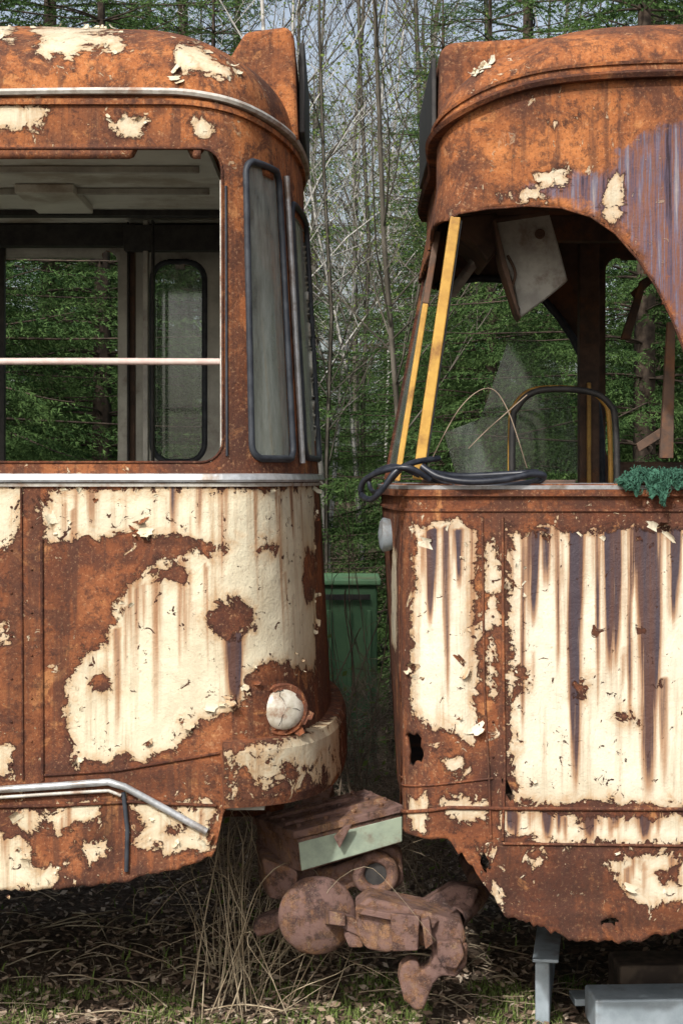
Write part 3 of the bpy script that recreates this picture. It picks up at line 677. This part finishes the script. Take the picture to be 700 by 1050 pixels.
beam('ceiling_pipe',W(462,302,1.2),W(512,232,.7),.03,.03,M['panelwhite'],R)
hp=[W(525,560,.8),W(525,440,.8),W(530,418,.8),W(545,403,.8),W(570,399,.8),W(605,402,.8),W(624,414,.8),W(631,440,.8),W(633,560,.8)]
tubes('seat_frame_hoop',[(smoothline(hp,6),.0125)],M['black'],R,8)
tubes('seat_frame_hoop_inner',[(smoothline([p+Vector((.02,.3,.02)) for p in hp],6),.01)],M['yellow'],R,8)
tubes('thin_wire',[(smoothline([W(437,482,.02),W(470,420,.05),W(500,398,.06),W(520,420,.05),W(540,480,.03)],6),.0018),(smoothline([W(480,460,.02),W(500,440,.05),W(540,405,.06)],6),.0018)],M['twig'],R,4)
prism('dashboard',[(432,492),(590,492),(590,560),(432,560)],.10,.12,M['inR'],R,.004)
box('dashboard_top',(.24,.04,1.83),(.75,2.1,1.865),M['inR'],R,.01)
p0=Vector(TR.pos(uy(.55),1.70,0)); lathe('nose_lamp',[(.05,-.02),(.06,.02),(.06,.03),(.045,.04),(.01,.045)],p0,(-1,0,0),M['steelblock'],R)
bogie(3.3,R)
prism('coupler_frame_beam',[(415,790),(560,800),(560,838),(415,838)],.8,1.4,M['rustdark'],R,.01)
# hoses
Hs=[]
def hose(pts,r): Hs.append((smoothline([W(*p) for p in pts],6),r))
hose([(432,478,-.01),(450,489,-.03),(480,494,-.045),(515,492,-.045),(545,486,-.03),(557,488,-.01),(548,494,.01),(510,499,.0),(460,496,.02),(430,484,.04)],.0115)
hose([(436,483,.02),(470,488,.05),(520,486,.04),(552,484,.02)],.010)
hose([(440,492,-.02),(420,480,-.05),(395,482,-.02),(374,492,.05),(370,506,.08),(380,512,.02),(392,502,-.03),(405,484,-.04),(425,474,-.02),(450,470,.05)],.010)
hose([(430,488,-.03),(405,478,-.02),(385,484,.1),(378,494,.15),(384,505,.1),(396,497,.0),(412,480,.0)],.008)
tubes('hose_coil',Hs,M['hose'],None,8)
gx=np.linspace(0,1,70); gy=np.linspace(0,1,34); V=[]
for a in gx:
    for b in gy:
        X=W(633+a*90,490,0).x; e=min(1,a*5)
        s_=b*(.185+.03*math.sin(a*17)+.02*math.sin(a*41))
        n_=mnoise.noise(Vector((X*22,b*9,3)))*.018+mnoise.noise(Vector((X*60,b*25,7)))*.012
        if s_<.11: y=.09-s_; zz=zsill+.022*e
        else: y=-.024; zz=zsill+.022*e-(s_-.11)*.9*e
        dy=-1 if s_>=.10 else 0
        V.append((X,y-.012+dy*abs(n_)*1.2-.005, zz+(n_+.012)*e))
q=[(i*34+j,i*34+j+1,(i+1)*34+j+1,(i+1)*34+j) for i in range(69) for j in range(33)]
net=mk('green_netting',V,np.array(q),M['green_net'],None,True)
loops=[]
for k in range(420):
    b=random.choice(V); b=Vector(b)+Vector((0,-.004,.004)); r=random.uniform(.005,.013)
    ax=Vector((random.gauss(0,1),random.gauss(0,1),random.gauss(0,1))).normalized(); o1=ax.orthogonal().normalized(); o2=ax.cross(o1)
    loops.append(([b+o1*r*math.cos(t_)+o2*r*math.sin(t_) for t_ in np.linspace(0,5.2,8)],.0015))
tubes('netting_strands',loops,M['green_net'],net,3)

# =============================================================== COUPLER
C=empty('tram_coupler'); mc=M['coupler']
hexa('housing',[(304,860,.38),(412,833,.42),(413,864,.42),(310,895,.38)],[(262,843,.66),(374,816,.70),(374,852,.70),(266,884,.66)],mc,C,.010)
hexa('housing_top_plate',[(301,853,.365),(413,825,.405),(413,833,.405),(301,861,.365)],[(259,837,.67),(374,809,.71),(374,817,.71),(259,845,.67)],mc,C,.004)
def ip(s_,t_):
    A=(301+(259-301)*s_,852+(836-852)*s_,.365+.305*s_); B=(413+(374-413)*s_,824+(808-824)*s_,.405+.305*s_); return tuple(A[i]+(B[i]-A[i])*t_ for i in range(3))
up=lambda p,d_:(p[0],p[1]-d_,p[2])
for k,(a,b) in enumerate(((.30,.36),(.68,.74))):
    f0=ip(a,.04);f1=ip(a,.96);g0=ip(b,.04);g1=ip(b,.96)
    hexa('top_ridge',[up(f0,2.5),up(f1,2.5),up(f1,-2),up(f0,-2)],[up(g0,2.5),up(g1,2.5),up(g1,-2),up(g0,-2)],mc,C,.002)
for t_ in (.1,.35,.6,.85):
    for s_ in (.15,.52,.88):
        lathe('cover_bolt',[(.009,-.004),(.009,.008),(.006,.011)],W(*ip(s_,t_)),(0,-.35,.94),mc,C,8)
hexa('label_plate',[(306,864,.368),(412,837,.408),(412,863,.408),(309,893,.368)],[(306,864,.384),(412,837,.424),(412,863,.424),(309,893,.384)],M['lid'],C,.003)
prism('top_bracket',[(342,858),(348,870),(361,845),(352,848)],.345,.358,mc,C,.003)
hexa('left_cheek',[(268,880,.48),(306,894,.42),(304,925,.44),(276,922,.50)],[(262,858,.70),(290,862,.70),(290,915,.70),(266,905,.70)],mc,C,.012)
prism('carrier_plate',[(287,905),(300,893),(345,888),(398,866),(412,872),(414,905),(400,916),(362,910),(345,922),(340,960),(330,976),(306,978),(290,958)],.50,.58,mc,C,.014)
c0=W(385,896,.47)
ring=[(c0+Vector((.060*math.cos(a),0,.060*math.sin(a)))) for a in np.linspace(0,2*math.pi,25)[:-1]]
tubes('carrier_eye_ring',[(ring,.022)],mc,C,8,True)
lathe('carrier_eye_dark',[(.045,0),(.045,.01)],c0+Vector((0,.012,0)),(0,-1,0),M['black'],C)
dd_=Vector((.10,-.99,.02)).normalized(); bc=W(325,938,.40)
lathe('buffer_disc',[(.07,-.10),(.118,-.04),(.132,-.01),(.135,.010),(.128,.022),(.105,.036),(.07,.052),(.03,.060),(.004,.062)],bc,dd_,mc,C,40)
prism('buffer_stub',[(258,952),(266,941),(290,934),(296,944),(282,956),(264,962)],.48,.56,mc,C,.012)
hexa('link_peg',[(338,934,.24),(354,937,.24),(354,950,.24),(338,948,.24)],[(332,932,.36),(352,934,.36),(352,950,.36),(332,948,.36)],mc,C,.004)
prism('link_bar',[(348,938),(362,942),(374,950),(372,962),(358,956),(347,950)],.26,.31,mc,C,.006)
prism('link_jaw',[(352,958),(364,952),(372,960),(372,972),(358,972)],.27,.36,mc,C,.006)
prism('coupler_head',[(364,930),(378,921),(410,928),(448,938),(474,946),(478,962),(474,975),(456,980),(440,972),(420,968),(398,978),(376,974),(366,960)],.25,.42,mc,C,.014)
hexa('coupler_head_plate',[(364,930,.22),(446,946,.22),(444,952,.22),(364,937,.22)],[(378,909,.42),(474,928,.42),(474,936,.42),(378,916,.42)],mc,C,.004)
hexa('coupler_head_step',[(400,936,.20),(430,940,.20),(428,975,.20),(402,976,.20)],[(400,934,.27),(432,938,.27),(430,972,.27),(402,972,.27)],mc,C,.006)
prism('head_web',[(432,944),(440,942),(444,968),(436,974)],.20,.26,mc,C,.004)
prism('hook',[(440,968),(462,962),(480,968),(478,990),(468,1003),(452,1001),(444,1010),(434,1036),(426,1037),(414,1026),(408,1004),(410,992),(420,984),(428,986),(432,996),(440,990),(444,980)],.25,.34,mc,C,.012)
prism('hook_cheek',[(448,966),(472,964),(476,980),(468,994),(454,992),(448,982)],.21,.26,mc,C,.006)
tubes('draw_arm',[(smoothline([W(466,942,.38),W(482,926,.50),W(492,908,.75),W(480,880,1.1)],4),.040)],mc,C,10)
hexa('arm_clamp',[(430,926,.38),(466,906,.42),(492,912,.42),(480,940,.40)],[(430,922,.55),(462,902,.58),(490,906,.58),(482,930,.55)],mc,C,.014)
beam('drawbar',W(300,900,.65),W(330,815,1.2),.10,.10,mc,C)

# =============================================================== STEEL CHANNEL
B=empty('steel_channel')
box('beam_long',(.86,.40,.0),(2.4,.60,.115),M['steelblock'],B,.008,(0,0,math.radians(3)))
box('beam_upright',(.73,.46,.0),(.78,1.3,.22),M['steelblock'],B,.006,(0,0,math.radians(-8)))
box('beam_lip',(.72,.44,.22),(.81,1.3,.232),M['steelblock'],B,.003,(0,0,math.radians(-8)))
box('inner_plate',(.82,.62,.03),(2.2,.74,.055),M['steelblock'],B,.003,(0,0,math.radians(3)))
box('timber_sleeper',(1.0,.80,.0),(2.6,1.02,.13),M['bark'],B,.01,(0,0,math.radians(4)))

# =============================================================== GROUND
gxs=np.concatenate([np.linspace(-150,-6,14)[:-1],np.linspace(-6,6,160),np.linspace(6,150,14)[1:]])
gys=np.concatenate([[-60,-20,-8],np.linspace(-4,8,180),np.linspace(8,200,24)[1:]])
V=[]
for x in gxs:
    for y in gys:
        z=.03*mnoise.noise(Vector((x*1.3,y*1.3,0)))+.018*mnoise.noise(Vector((x*6,y*6,2))) if abs(x)<7 and -5<y<9 else 0
        z+=max(0,(y-7))*.035 if y<60 else 1.85
        V.append((x,y,z-.01))
ny=len(gys); q=[(i*ny+j,(i+1)*ny+j,(i+1)*ny+j+1,i*ny+j+1) for i in range(len(gxs)-1) for j in range(ny-1)]
mk('ground',V,np.array(q),M['ground'])
def gz(x,y): return .03*mnoise.noise(Vector((x*1.3,y*1.3,0)))+.018*mnoise.noise(Vector((x*6,y*6,2)))-.01
n=24000; V=[];q=[];sh=[]
for k in range(n):
    x=random.uniform(-2.0,2.2); y=.25+random.random()**1.4*3.6; z=gz(x,y)+random.uniform(.0,.02); r=random.uniform(.006,.024); a=random.uniform(0,6.3)
    tl=random.uniform(-.5,.5); tl2=random.uniform(-.6,.6); b=len(V); ca,sa=math.cos(a),math.sin(a); as_=random.uniform(.2,.7)
    for (p_,q_) in((-1,0),(0,-as_),(1,0),(0,as_)):
        V.append((x+r*(p_*ca-q_*sa),y+r*(p_*sa+q_*ca),z+r*(p_*tl+q_*tl2)+.008))
    q.append((b,b+1,b+2,b+3)); s0=random.random(); sh+=[s0]*4
mk('leaf_litter',V,np.array(q),M['litter'],None,False,dict(shade=sh))
def grass(name,n,fx_,hh,mat,w=.003):
    V=[];q=[];sh=[]
    for k in range(n):
        x,y=fx_(); z=gz(x,y); h=hh*random.uniform(.4,1.2); a=random.uniform(0,6.3); bend=random.uniform(.1,.9)*h; wx,wy=math.cos(a+1.57)*w,math.sin(a+1.57)*w
        b=len(V); s0=random.random()
        for i in range(4):
            s_=i/3; c_=1-s_*.85; X=x+math.cos(a)*bend*s_*s_; Y=y+math.sin(a)*bend*s_*s_; Z=z+h*s_*(1-.25*s_)
            V.append((X-wx*c_,Y-wy*c_,Z)); V.append((X+wx*c_,Y+wy*c_,Z)); sh+=[s0,s0]
        for i in range(3): q.append((b+2*i,b+2*i+1,b+2*i+3,b+2*i+2))
    return mk(name,V,np.array(q),mat,None,True,dict(shade=sh))
def g1():
    while True:
        x=random.uniform(-1.6,1.2); y=random.uniform(.2,1.15)
        if mnoise.noise(Vector((x*4,y*4,5)))*1.3+.22-max(0,y-.60)*1.25>0: return x,y
grass('grass',7000,g1,.045,M['grass'],.0026)
grass('weeds',320,lambda:(random.gauss(-.2,.6),random.uniform(.7,3)),.07,M['grass'],.006)
grass('dry_grass',600,lambda:(random.gauss(-.3,.7),random.uniform(.4,2.0)),.07,M['straw'],.0014)
lines=[]
def arc(x,y,z,h,dx,dy,n=6,wob=.03):
    P=[]
    for i in range(n):
        s_=i/(n-1); P.append((x+dx*s_+random.gauss(0,wob)*s_,y+dy*s_+random.gauss(0,wob)*s_,z+h*math.sin(s_*2.4)))
    return smoothline(P,3)
for k in range(75):
    x=random.gauss(-.36,.11); y=random.uniform(.5,1.5); h=random.uniform(.15,.75)
    P=arc(x,y,gz(x,y),h,random.gauss(.14,.34),random.gauss(0,.2),6,.05); r=random.uniform(.001,.003); lines.append((P,np.linspace(r,r*.4,len(P))))
for k in range(230):
    x=random.uniform(-1.4,1.2); y=random.uniform(.42,2.4); a=random.uniform(0,6.3); l=random.uniform(.05,.34); z=gz(x,y)+random.uniform(.01,.03)
    lines.append((smoothline([(x,y,z),(x+math.cos(a)*l/2,y+math.sin(a)*l/2,z+random.uniform(0,.03)),(x+math.cos(a)*l,y+math.sin(a)*l,z+random.uniform(-.01,.02))],3),random.uniform(.001,.0036)))
tubes('dry_stems',lines,M['straw'],None,4)
lines=[]
for k in range(380):
    x=random.gauss(.05,.40); y=random.uniform(2.0,4.0); h=random.uniform(.25,1.10)*(.5+.5*random.random())
    P=arc(x,y,0,h,random.gauss(0,.55),random.gauss(0,.25),6,.09); r=random.uniform(.001,.0034); lines.append((P,np.linspace(r,r*.35,len(P))))
    for j in range(5):
        p=P[random.randint(4,len(P)-2)]; d_=np.array([random.gauss(0,.18),random.gauss(0,.1),random.uniform(-.1,.15)])
        lines.append((np.array([p,p+d_*.5+np.array([0,0,.03]),p+d_]),r*.5))
for k in range(1200):
    x=random.gauss(.03,.32); y=random.uniform(2.2,4.0); z=random.uniform(0,.85); a=random.uniform(0,6.3); l=random.uniform(.06,.26)
    lines.append((np.array([(x,y,z),(x+math.cos(a)*l*.5,y+math.sin(a)*l*.3,z+random.uniform(-.03,.08)),(x+math.cos(a)*l,y+math.sin(a)*l*.6,z+random.uniform(-.1,.12))]),random.uniform(.001,.0026)))
tubes('bramble_thicket',lines,M['twig'],None,3)
lines=[]
for k in range(26):
    x=random.gauss(.05,.22); y=random.uniform(1.8,3.2); h=random.uniform(.8,1.9)
    P=arc(x,y,0,h,random.gauss(0,.4),random.gauss(0,.2),7,.08); r=random.uniform(.0015,.004); lines.append((P,np.linspace(r,r*.35,len(P))))
tubes('dead_bramble',lines,M['twig'],None,4)
V=[];q=[];sh=[]
for k in range(700):
    x=random.gauss(.0,.40); y=random.uniform(2.0,4.1); z=abs(random.gauss(.3,.35)); r=random.uniform(.008,.022); a=Vector((random.gauss(0,1),random.gauss(-.6,1),random.gauss(.6,1))).normalized(); o1=a.orthogonal().normalized()*r; o2=a.cross(o1)*.6
    b=len(V); c=Vector((x,y,z)); V+=[c-o1,c-o2,c+o1,c+o2]; q.append((b,b+1,b+2,b+3)); s0=random.random(); sh+=[s0]*4
mk('undergrowth_leaves',V,np.array(q),M['leaf'],None,False,dict(shade=sh))
G=empty('green_container')
box('body',(-.125,4.4,0.0),(.20,5.0,1.30),M['bin'],G,.015)
for k in range(3): box('rib',(-.08+k*.11,4.378,.1),(-.055+k*.11,4.399,1.16),M['bin'],G,.004)
box('rim',(-.145,4.37,1.30),(.22,5.03,1.335),M['bin'],G,.008)
box('slot',(-.09,4.366,1.22),(.16,4.377,1.25),M['black'],G,.002)

# =============================================================== TREES
def spruce_branch(Lb,r):
    T=[];sh=[]
    n=12; P=[]
    for i in range(n+1):
        s_=i/n; P.append((Lb*s_, Lb*.05*math.sin(s_*5+r.random()*.2), -Lb*.38*s_**1.5+Lb*.12*s_**3))
    P=np.array(P)
    twigs=[(P,1.0)]
    step=.085; s_=.12
    while s_<.98:
        p=np.array([np.interp(s_,np.linspace(0,1,n+1),P[:,c]) for c in range(3)])
        for sd in(-1,1):
            tl=(.16+.42*Lb*(1-s_)*.55)*r.uniform(.7,1.15); tl=min(tl,.75); a=r.uniform(.7,1.05)*sd
            d=np.array([math.cos(a),math.sin(a),-.28+r.uniform(-.15,.1)])
            m=5; Q=np.array([p+d*tl*j/m+np.array([0,0,-.35*tl*(j/m)**2]) for j in range(m+1)])
            twigs.append((Q,r.random()))
            if tl>.3:
                for jj in range(2,m):
                    for s2 in(-1,1):
                        if r.random()<.75:
                            a2=a+s2*.8; d2=np.array([math.cos(a2),math.sin(a2),-.45]); t2=tl*.35*r.uniform(.6,1.2); twigs.append((np.array([Q[jj],Q[jj]+d2*t2*.5,Q[jj]+d2*t2+np.array([0,0,-.03])]),r.random()))
        s_+=step/Lb*r.uniform(.8,1.2)
    rr=np.random.default_rng(r.randint(0,10**6))
    for Q,s0 in twigs:
        seg=np.linalg.norm(np.diff(Q,axis=0),axis=1)
        Lq=seg.sum(); nn=max(4,int(Lq/.0135)); cu=np.concatenate([[0],np.cumsum(seg)])
        t_=np.sort(rr.uniform(.0 if s0<1 else .35,1,nn))*Lq
        B_=np.stack([np.interp(t_,cu,Q[:,c]) for c in range(3)],-1); D=Q[-1]-Q[0]; D/=np.linalg.norm(D)
        R_=rr.normal(0,1,(nn,3)); R_-= (R_@D)[:,None]*D; R_/=np.linalg.norm(R_,axis=1,keepdims=True)+1e-6
        dirn=D*.8+R_*.6; W_=np.cross(dirn,rr.normal(0,1,(nn,3))); W_/=np.linalg.norm(W_,axis=1,keepdims=True)+1e-6
        ln=rr.uniform(.024,.038,nn)[:,None]
        tri=np.stack([B_-W_*.005,B_+W_*.005,B_+dirn*ln],1)
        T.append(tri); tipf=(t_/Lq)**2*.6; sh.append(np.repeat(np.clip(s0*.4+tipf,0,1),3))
    return np.concatenate(T),np.concatenate(sh),P
def spruce(name,H,seed,mat,zlow=.3,Rm=2.3):
    r=random.Random(seed); lib={}
    for l in(.6,1.1,1.7,2.3): lib[l]=[spruce_branch(l,r) for _ in range(2)]
    TT=[];SS=[];stems=[]
    z=zlow
    while z<H-.2:
        L0=Rm*(1-z/H)**.8+.15; nb=6
        for k in range(nb):
            a=2*math.pi*(k+r.random()*.8)/nb+z*5; Lb=L0*r.uniform(.65,1.2); key=min(lib,key=lambda q_:abs(q_-Lb)); T,s_,P=r.choice(lib[key]); sc=Lb/key
            up=r.uniform(-.05,.2)+.4*(z/H)
            M_=Matrix.Rotation(a,3,'Z')@Matrix.Rotation(-up,3,'Y')@Matrix.Rotation(r.uniform(-.4,.4),3,'X'); Mn=np.array(M_)*sc
            TT.append(T.reshape(-1,3)@Mn.T+np.array([0,0,z+r.uniform(-.1,.1)])); SS.append(s_)
            stems.append((P@Mn.T+np.array([0,0,z]),np.linspace(.012,.002,len(P))))
        z+=.27
    V=np.concatenate(TT); sh=np.concatenate(SS)
    o=mk(name,V,np.arange(len(V)).reshape(-1,3),mat,None,True,dict(shade=sh))
    st=tubes('trunk_and_branches',[(np.array([(0,0,-.2),(0.02,0,H*.5),(0,0,H)]),np.array([.13,.08,.01]))]+stems,M['bark'],o,4)
    return o,st
def inst(o,st,name,loc,rz,sc):
    a=bpy.data.objects.new(name,o.data); COL.objects.link(a); a.location=loc; a.rotation_euler=(0,0,rz); a.scale=(sc,)*3
    b=bpy.data.objects.new('trunk_and_branches',st.data); COL.objects.link(b); b.parent=a; return a
sA,tA=spruce('spruce_tree',8.5,1,M['needle'])
sB,tB=spruce('spruce_tree',9.5,2,M['needle'],.2,2.5)
sA.location=(-2.25,4.4,-.1); sA.scale=(.85,.85,.85); sB.location=(1.75,4.8,0); sB.scale=(.72,.72,.72); sB.rotation_euler=(0,0,.9)
for k,(x,y,s_) in enumerate([(-1.50,5.6,.70),(-3.6,6.0,1.0),(3.1,5.6,1.0),(1.05,7.2,.62),(-2.2,8.0,1.0),(2.3,7.6,1.0),(-5.2,9.5,1.2),(5.0,9.5,1.1),(.85,9.6,.70),(-.98,8.3,.62),(1.7,11.0,1.0),(-1.5,11.5,.95)]):
    a,b=((sA,tA),(sB,tB))[k%2]; inst(a,b,'spruce_tree',(x,y,0),k*1.7+.4,s_)
def decid(name,H,seed,bark,leafmat,nl,r0=.06):
    r=random.Random(seed); lines=[]; tips=[]
    def grow(p,d,L_,rad,lv):
        n=6; P=[p.copy()]; q_=p.copy(); dd=d.copy()
        for i in range(n):
            dd=(dd+np.array([r.gauss(0,.09),r.gauss(0,.09),r.gauss(.03,.05)])); dd/=np.linalg.norm(dd); q_=q_+dd*L_/n; P.append(q_.copy())
        P=np.array(P); lines.append((P,np.linspace(rad,rad*.45,len(P))))
        if lv>=3: tips.append(P[-1]); tips.append(P[3]); return
        nb=[15,6,5][lv]
        for k in range(nb):
            f=r.uniform(.25 if lv==0 else .15,1); i=min(int(f*n),n-1); pp=P[i]+(P[i+1]-P[i])*(f*n-i)
            a=r.uniform(0,6.3); up=r.uniform(.1,.9); nd=np.array([math.cos(a),math.sin(a),up]); nd/=np.linalg.norm(nd); nd=nd*.8+dd*.4; nd/=np.linalg.norm(nd)
            grow(pp,nd,L_*(r.uniform(.18,.32) if lv==0 else r.uniform(.4,.65))*(1.1-.5*f),rad*(.32 if lv==0 else .5)*(1.1-.5*f),lv+1)
    grow(np.array([0,0,-.1]),np.array([r.gauss(0,.05),r.gauss(0,.05),1.]),H,r0,0)
    o=tubes(name,lines,bark,None,3)
    V=[];q=[];sh=[]
    for k in range(nl):
        c=Vector(tips[r.randrange(len(tips))])+Vector((r.gauss(0,.06),r.gauss(0,.06),r.gauss(0,.06))); s_=r.uniform(.008,.017)
        a=Vector((r.gauss(0,1),r.gauss(0,1),r.gauss(.4,1))).normalized(); o1=a.orthogonal().normalized()*s_; o2=a.cross(o1)*.7; b=len(V); V+=[c-o1,c-o2,c+o1,c+o2]; q.append((b,b+1,b+2,b+3)); s0=r.random(); sh+=[s0]*4
    l=mk('young_leaves',V,np.array(q),leafmat,o,False,dict(shade=sh)); return o,l
dA,lA=decid('bare_tree',7,11,M['barkgrey'],M['leaf'],1300,.026)
dB,lB=decid('birch_tree',8,12,M['birch'],M['leaf'],900,.026)
dC,lC=decid('bare_tree',9,13,M['barkgrey'],M['leaf'],800,.055)
dA.location=(.30,5.8,0); dB.location=(.02,8.2,0); dC.location=(-.85,12.8,0)
def inst2(o,l,name,loc,rz,sc,parent=None):
    a=bpy.data.objects.new(name,o.data); COL.objects.link(a); a.location=loc; a.rotation_euler=(0,0,rz); a.scale=(sc,)*3
    b=bpy.data.objects.new('young_leaves',l.data); COL.objects.link(b); b.parent=a
    if parent: a.parent=parent
for k,(o,l,nm,x,y,s_) in enumerate([(dA,lA,'bare_tree',-.15,7.4,.9),(dC,lC,'bare_tree',.65,13,.9),(dB,lB,'birch_tree',.28,11,1.1),(dA,lA,'bare_tree',.15,11.5,1.2),(dB,lB,'birch_tree',-.25,13,1.1)]):
    inst2(o,l,nm,(x,y,0),k*2.1+1,s_)
DF=empty('distant_forest')
rd=random.Random(21)
for k in range(22):
    y=rd.uniform(17,34); x=rd.uniform(-.13,.16)*(y+6)
    o,l=rd.choice([(dA,lA),(dA,lA),(dC,lC),(dC,lC),(dB,lB)]); inst2(o,l,'forest_tree',(x,y,y*.03),rd.uniform(0,6.3),rd.uniform(1.0,1.6),DF)
for k in range(14):
    y=rd.uniform(19,34); x=rd.uniform(-.35,.35)*(y+6)
    a=inst(sA,tA,'forest_spruce',(x,y,y*.03),rd.uniform(0,6.3),rd.uniform(.7,1.05)); a.parent=DF
for k in range(24):
    x=-42+k*3.6; a=inst(sB,tB,'forest_spruce',(x+rd.uniform(-.9,.9),rd.uniform(42,47),1.4),rd.uniform(0,6.3),rd.uniform(1.0,1.3)); a.parent=DF

# =============================================================== LIGHT, WORLD, CAMERA
sv=Vector((-.42,-1,.88)).normalized()
sun=bpy.data.lights.new('sun','SUN'); sun.energy=3.3; sun.angle=math.radians(2.0); sun.color=(1,.97,.93)
so=bpy.data.objects.new('sun',sun); COL.objects.link(so); so.rotation_euler=(-sv).to_track_quat('-Z','Y').to_euler()
w=bpy.data.worlds.new('World'); S.world=w; w.use_nodes=True; nt=w.node_tree; bg=nt.nodes['Background']
sky=nt.nodes.new('ShaderNodeTexSky'); sky.sky_type='NISHITA'; sky.sun_disc=False; sky.sun_elevation=math.asin(sv.z); sky.sun_rotation=math.atan2(sv.x,sv.y); sky.dust_density=4
hs=nt.nodes.new('ShaderNodeHueSaturation'); hs.inputs['Saturation'].default_value=.6; hs.inputs['Value'].default_value=1.15
nt.links.new(sky.outputs[0],hs.inputs['Color']); nt.links.new(hs.outputs[0],bg.inputs[0]); bg.inputs[1].default_value=.15
cam=bpy.data.cameras.new('camera'); co=bpy.data.objects.new('camera',cam); COL.objects.link(co); S.camera=co
co.location=(0,-CY,EZ); co.rotation_euler=(math.pi/2,0,0); cam.sensor_width=36; cam.lens=36*F/1050; cam.shift_y=-35/1050; cam.clip_end=500; cam.clip_start=.05
S.view_settings.view_transform='Standard'; S.view_settings.look='None'; S.view_settings.exposure=0
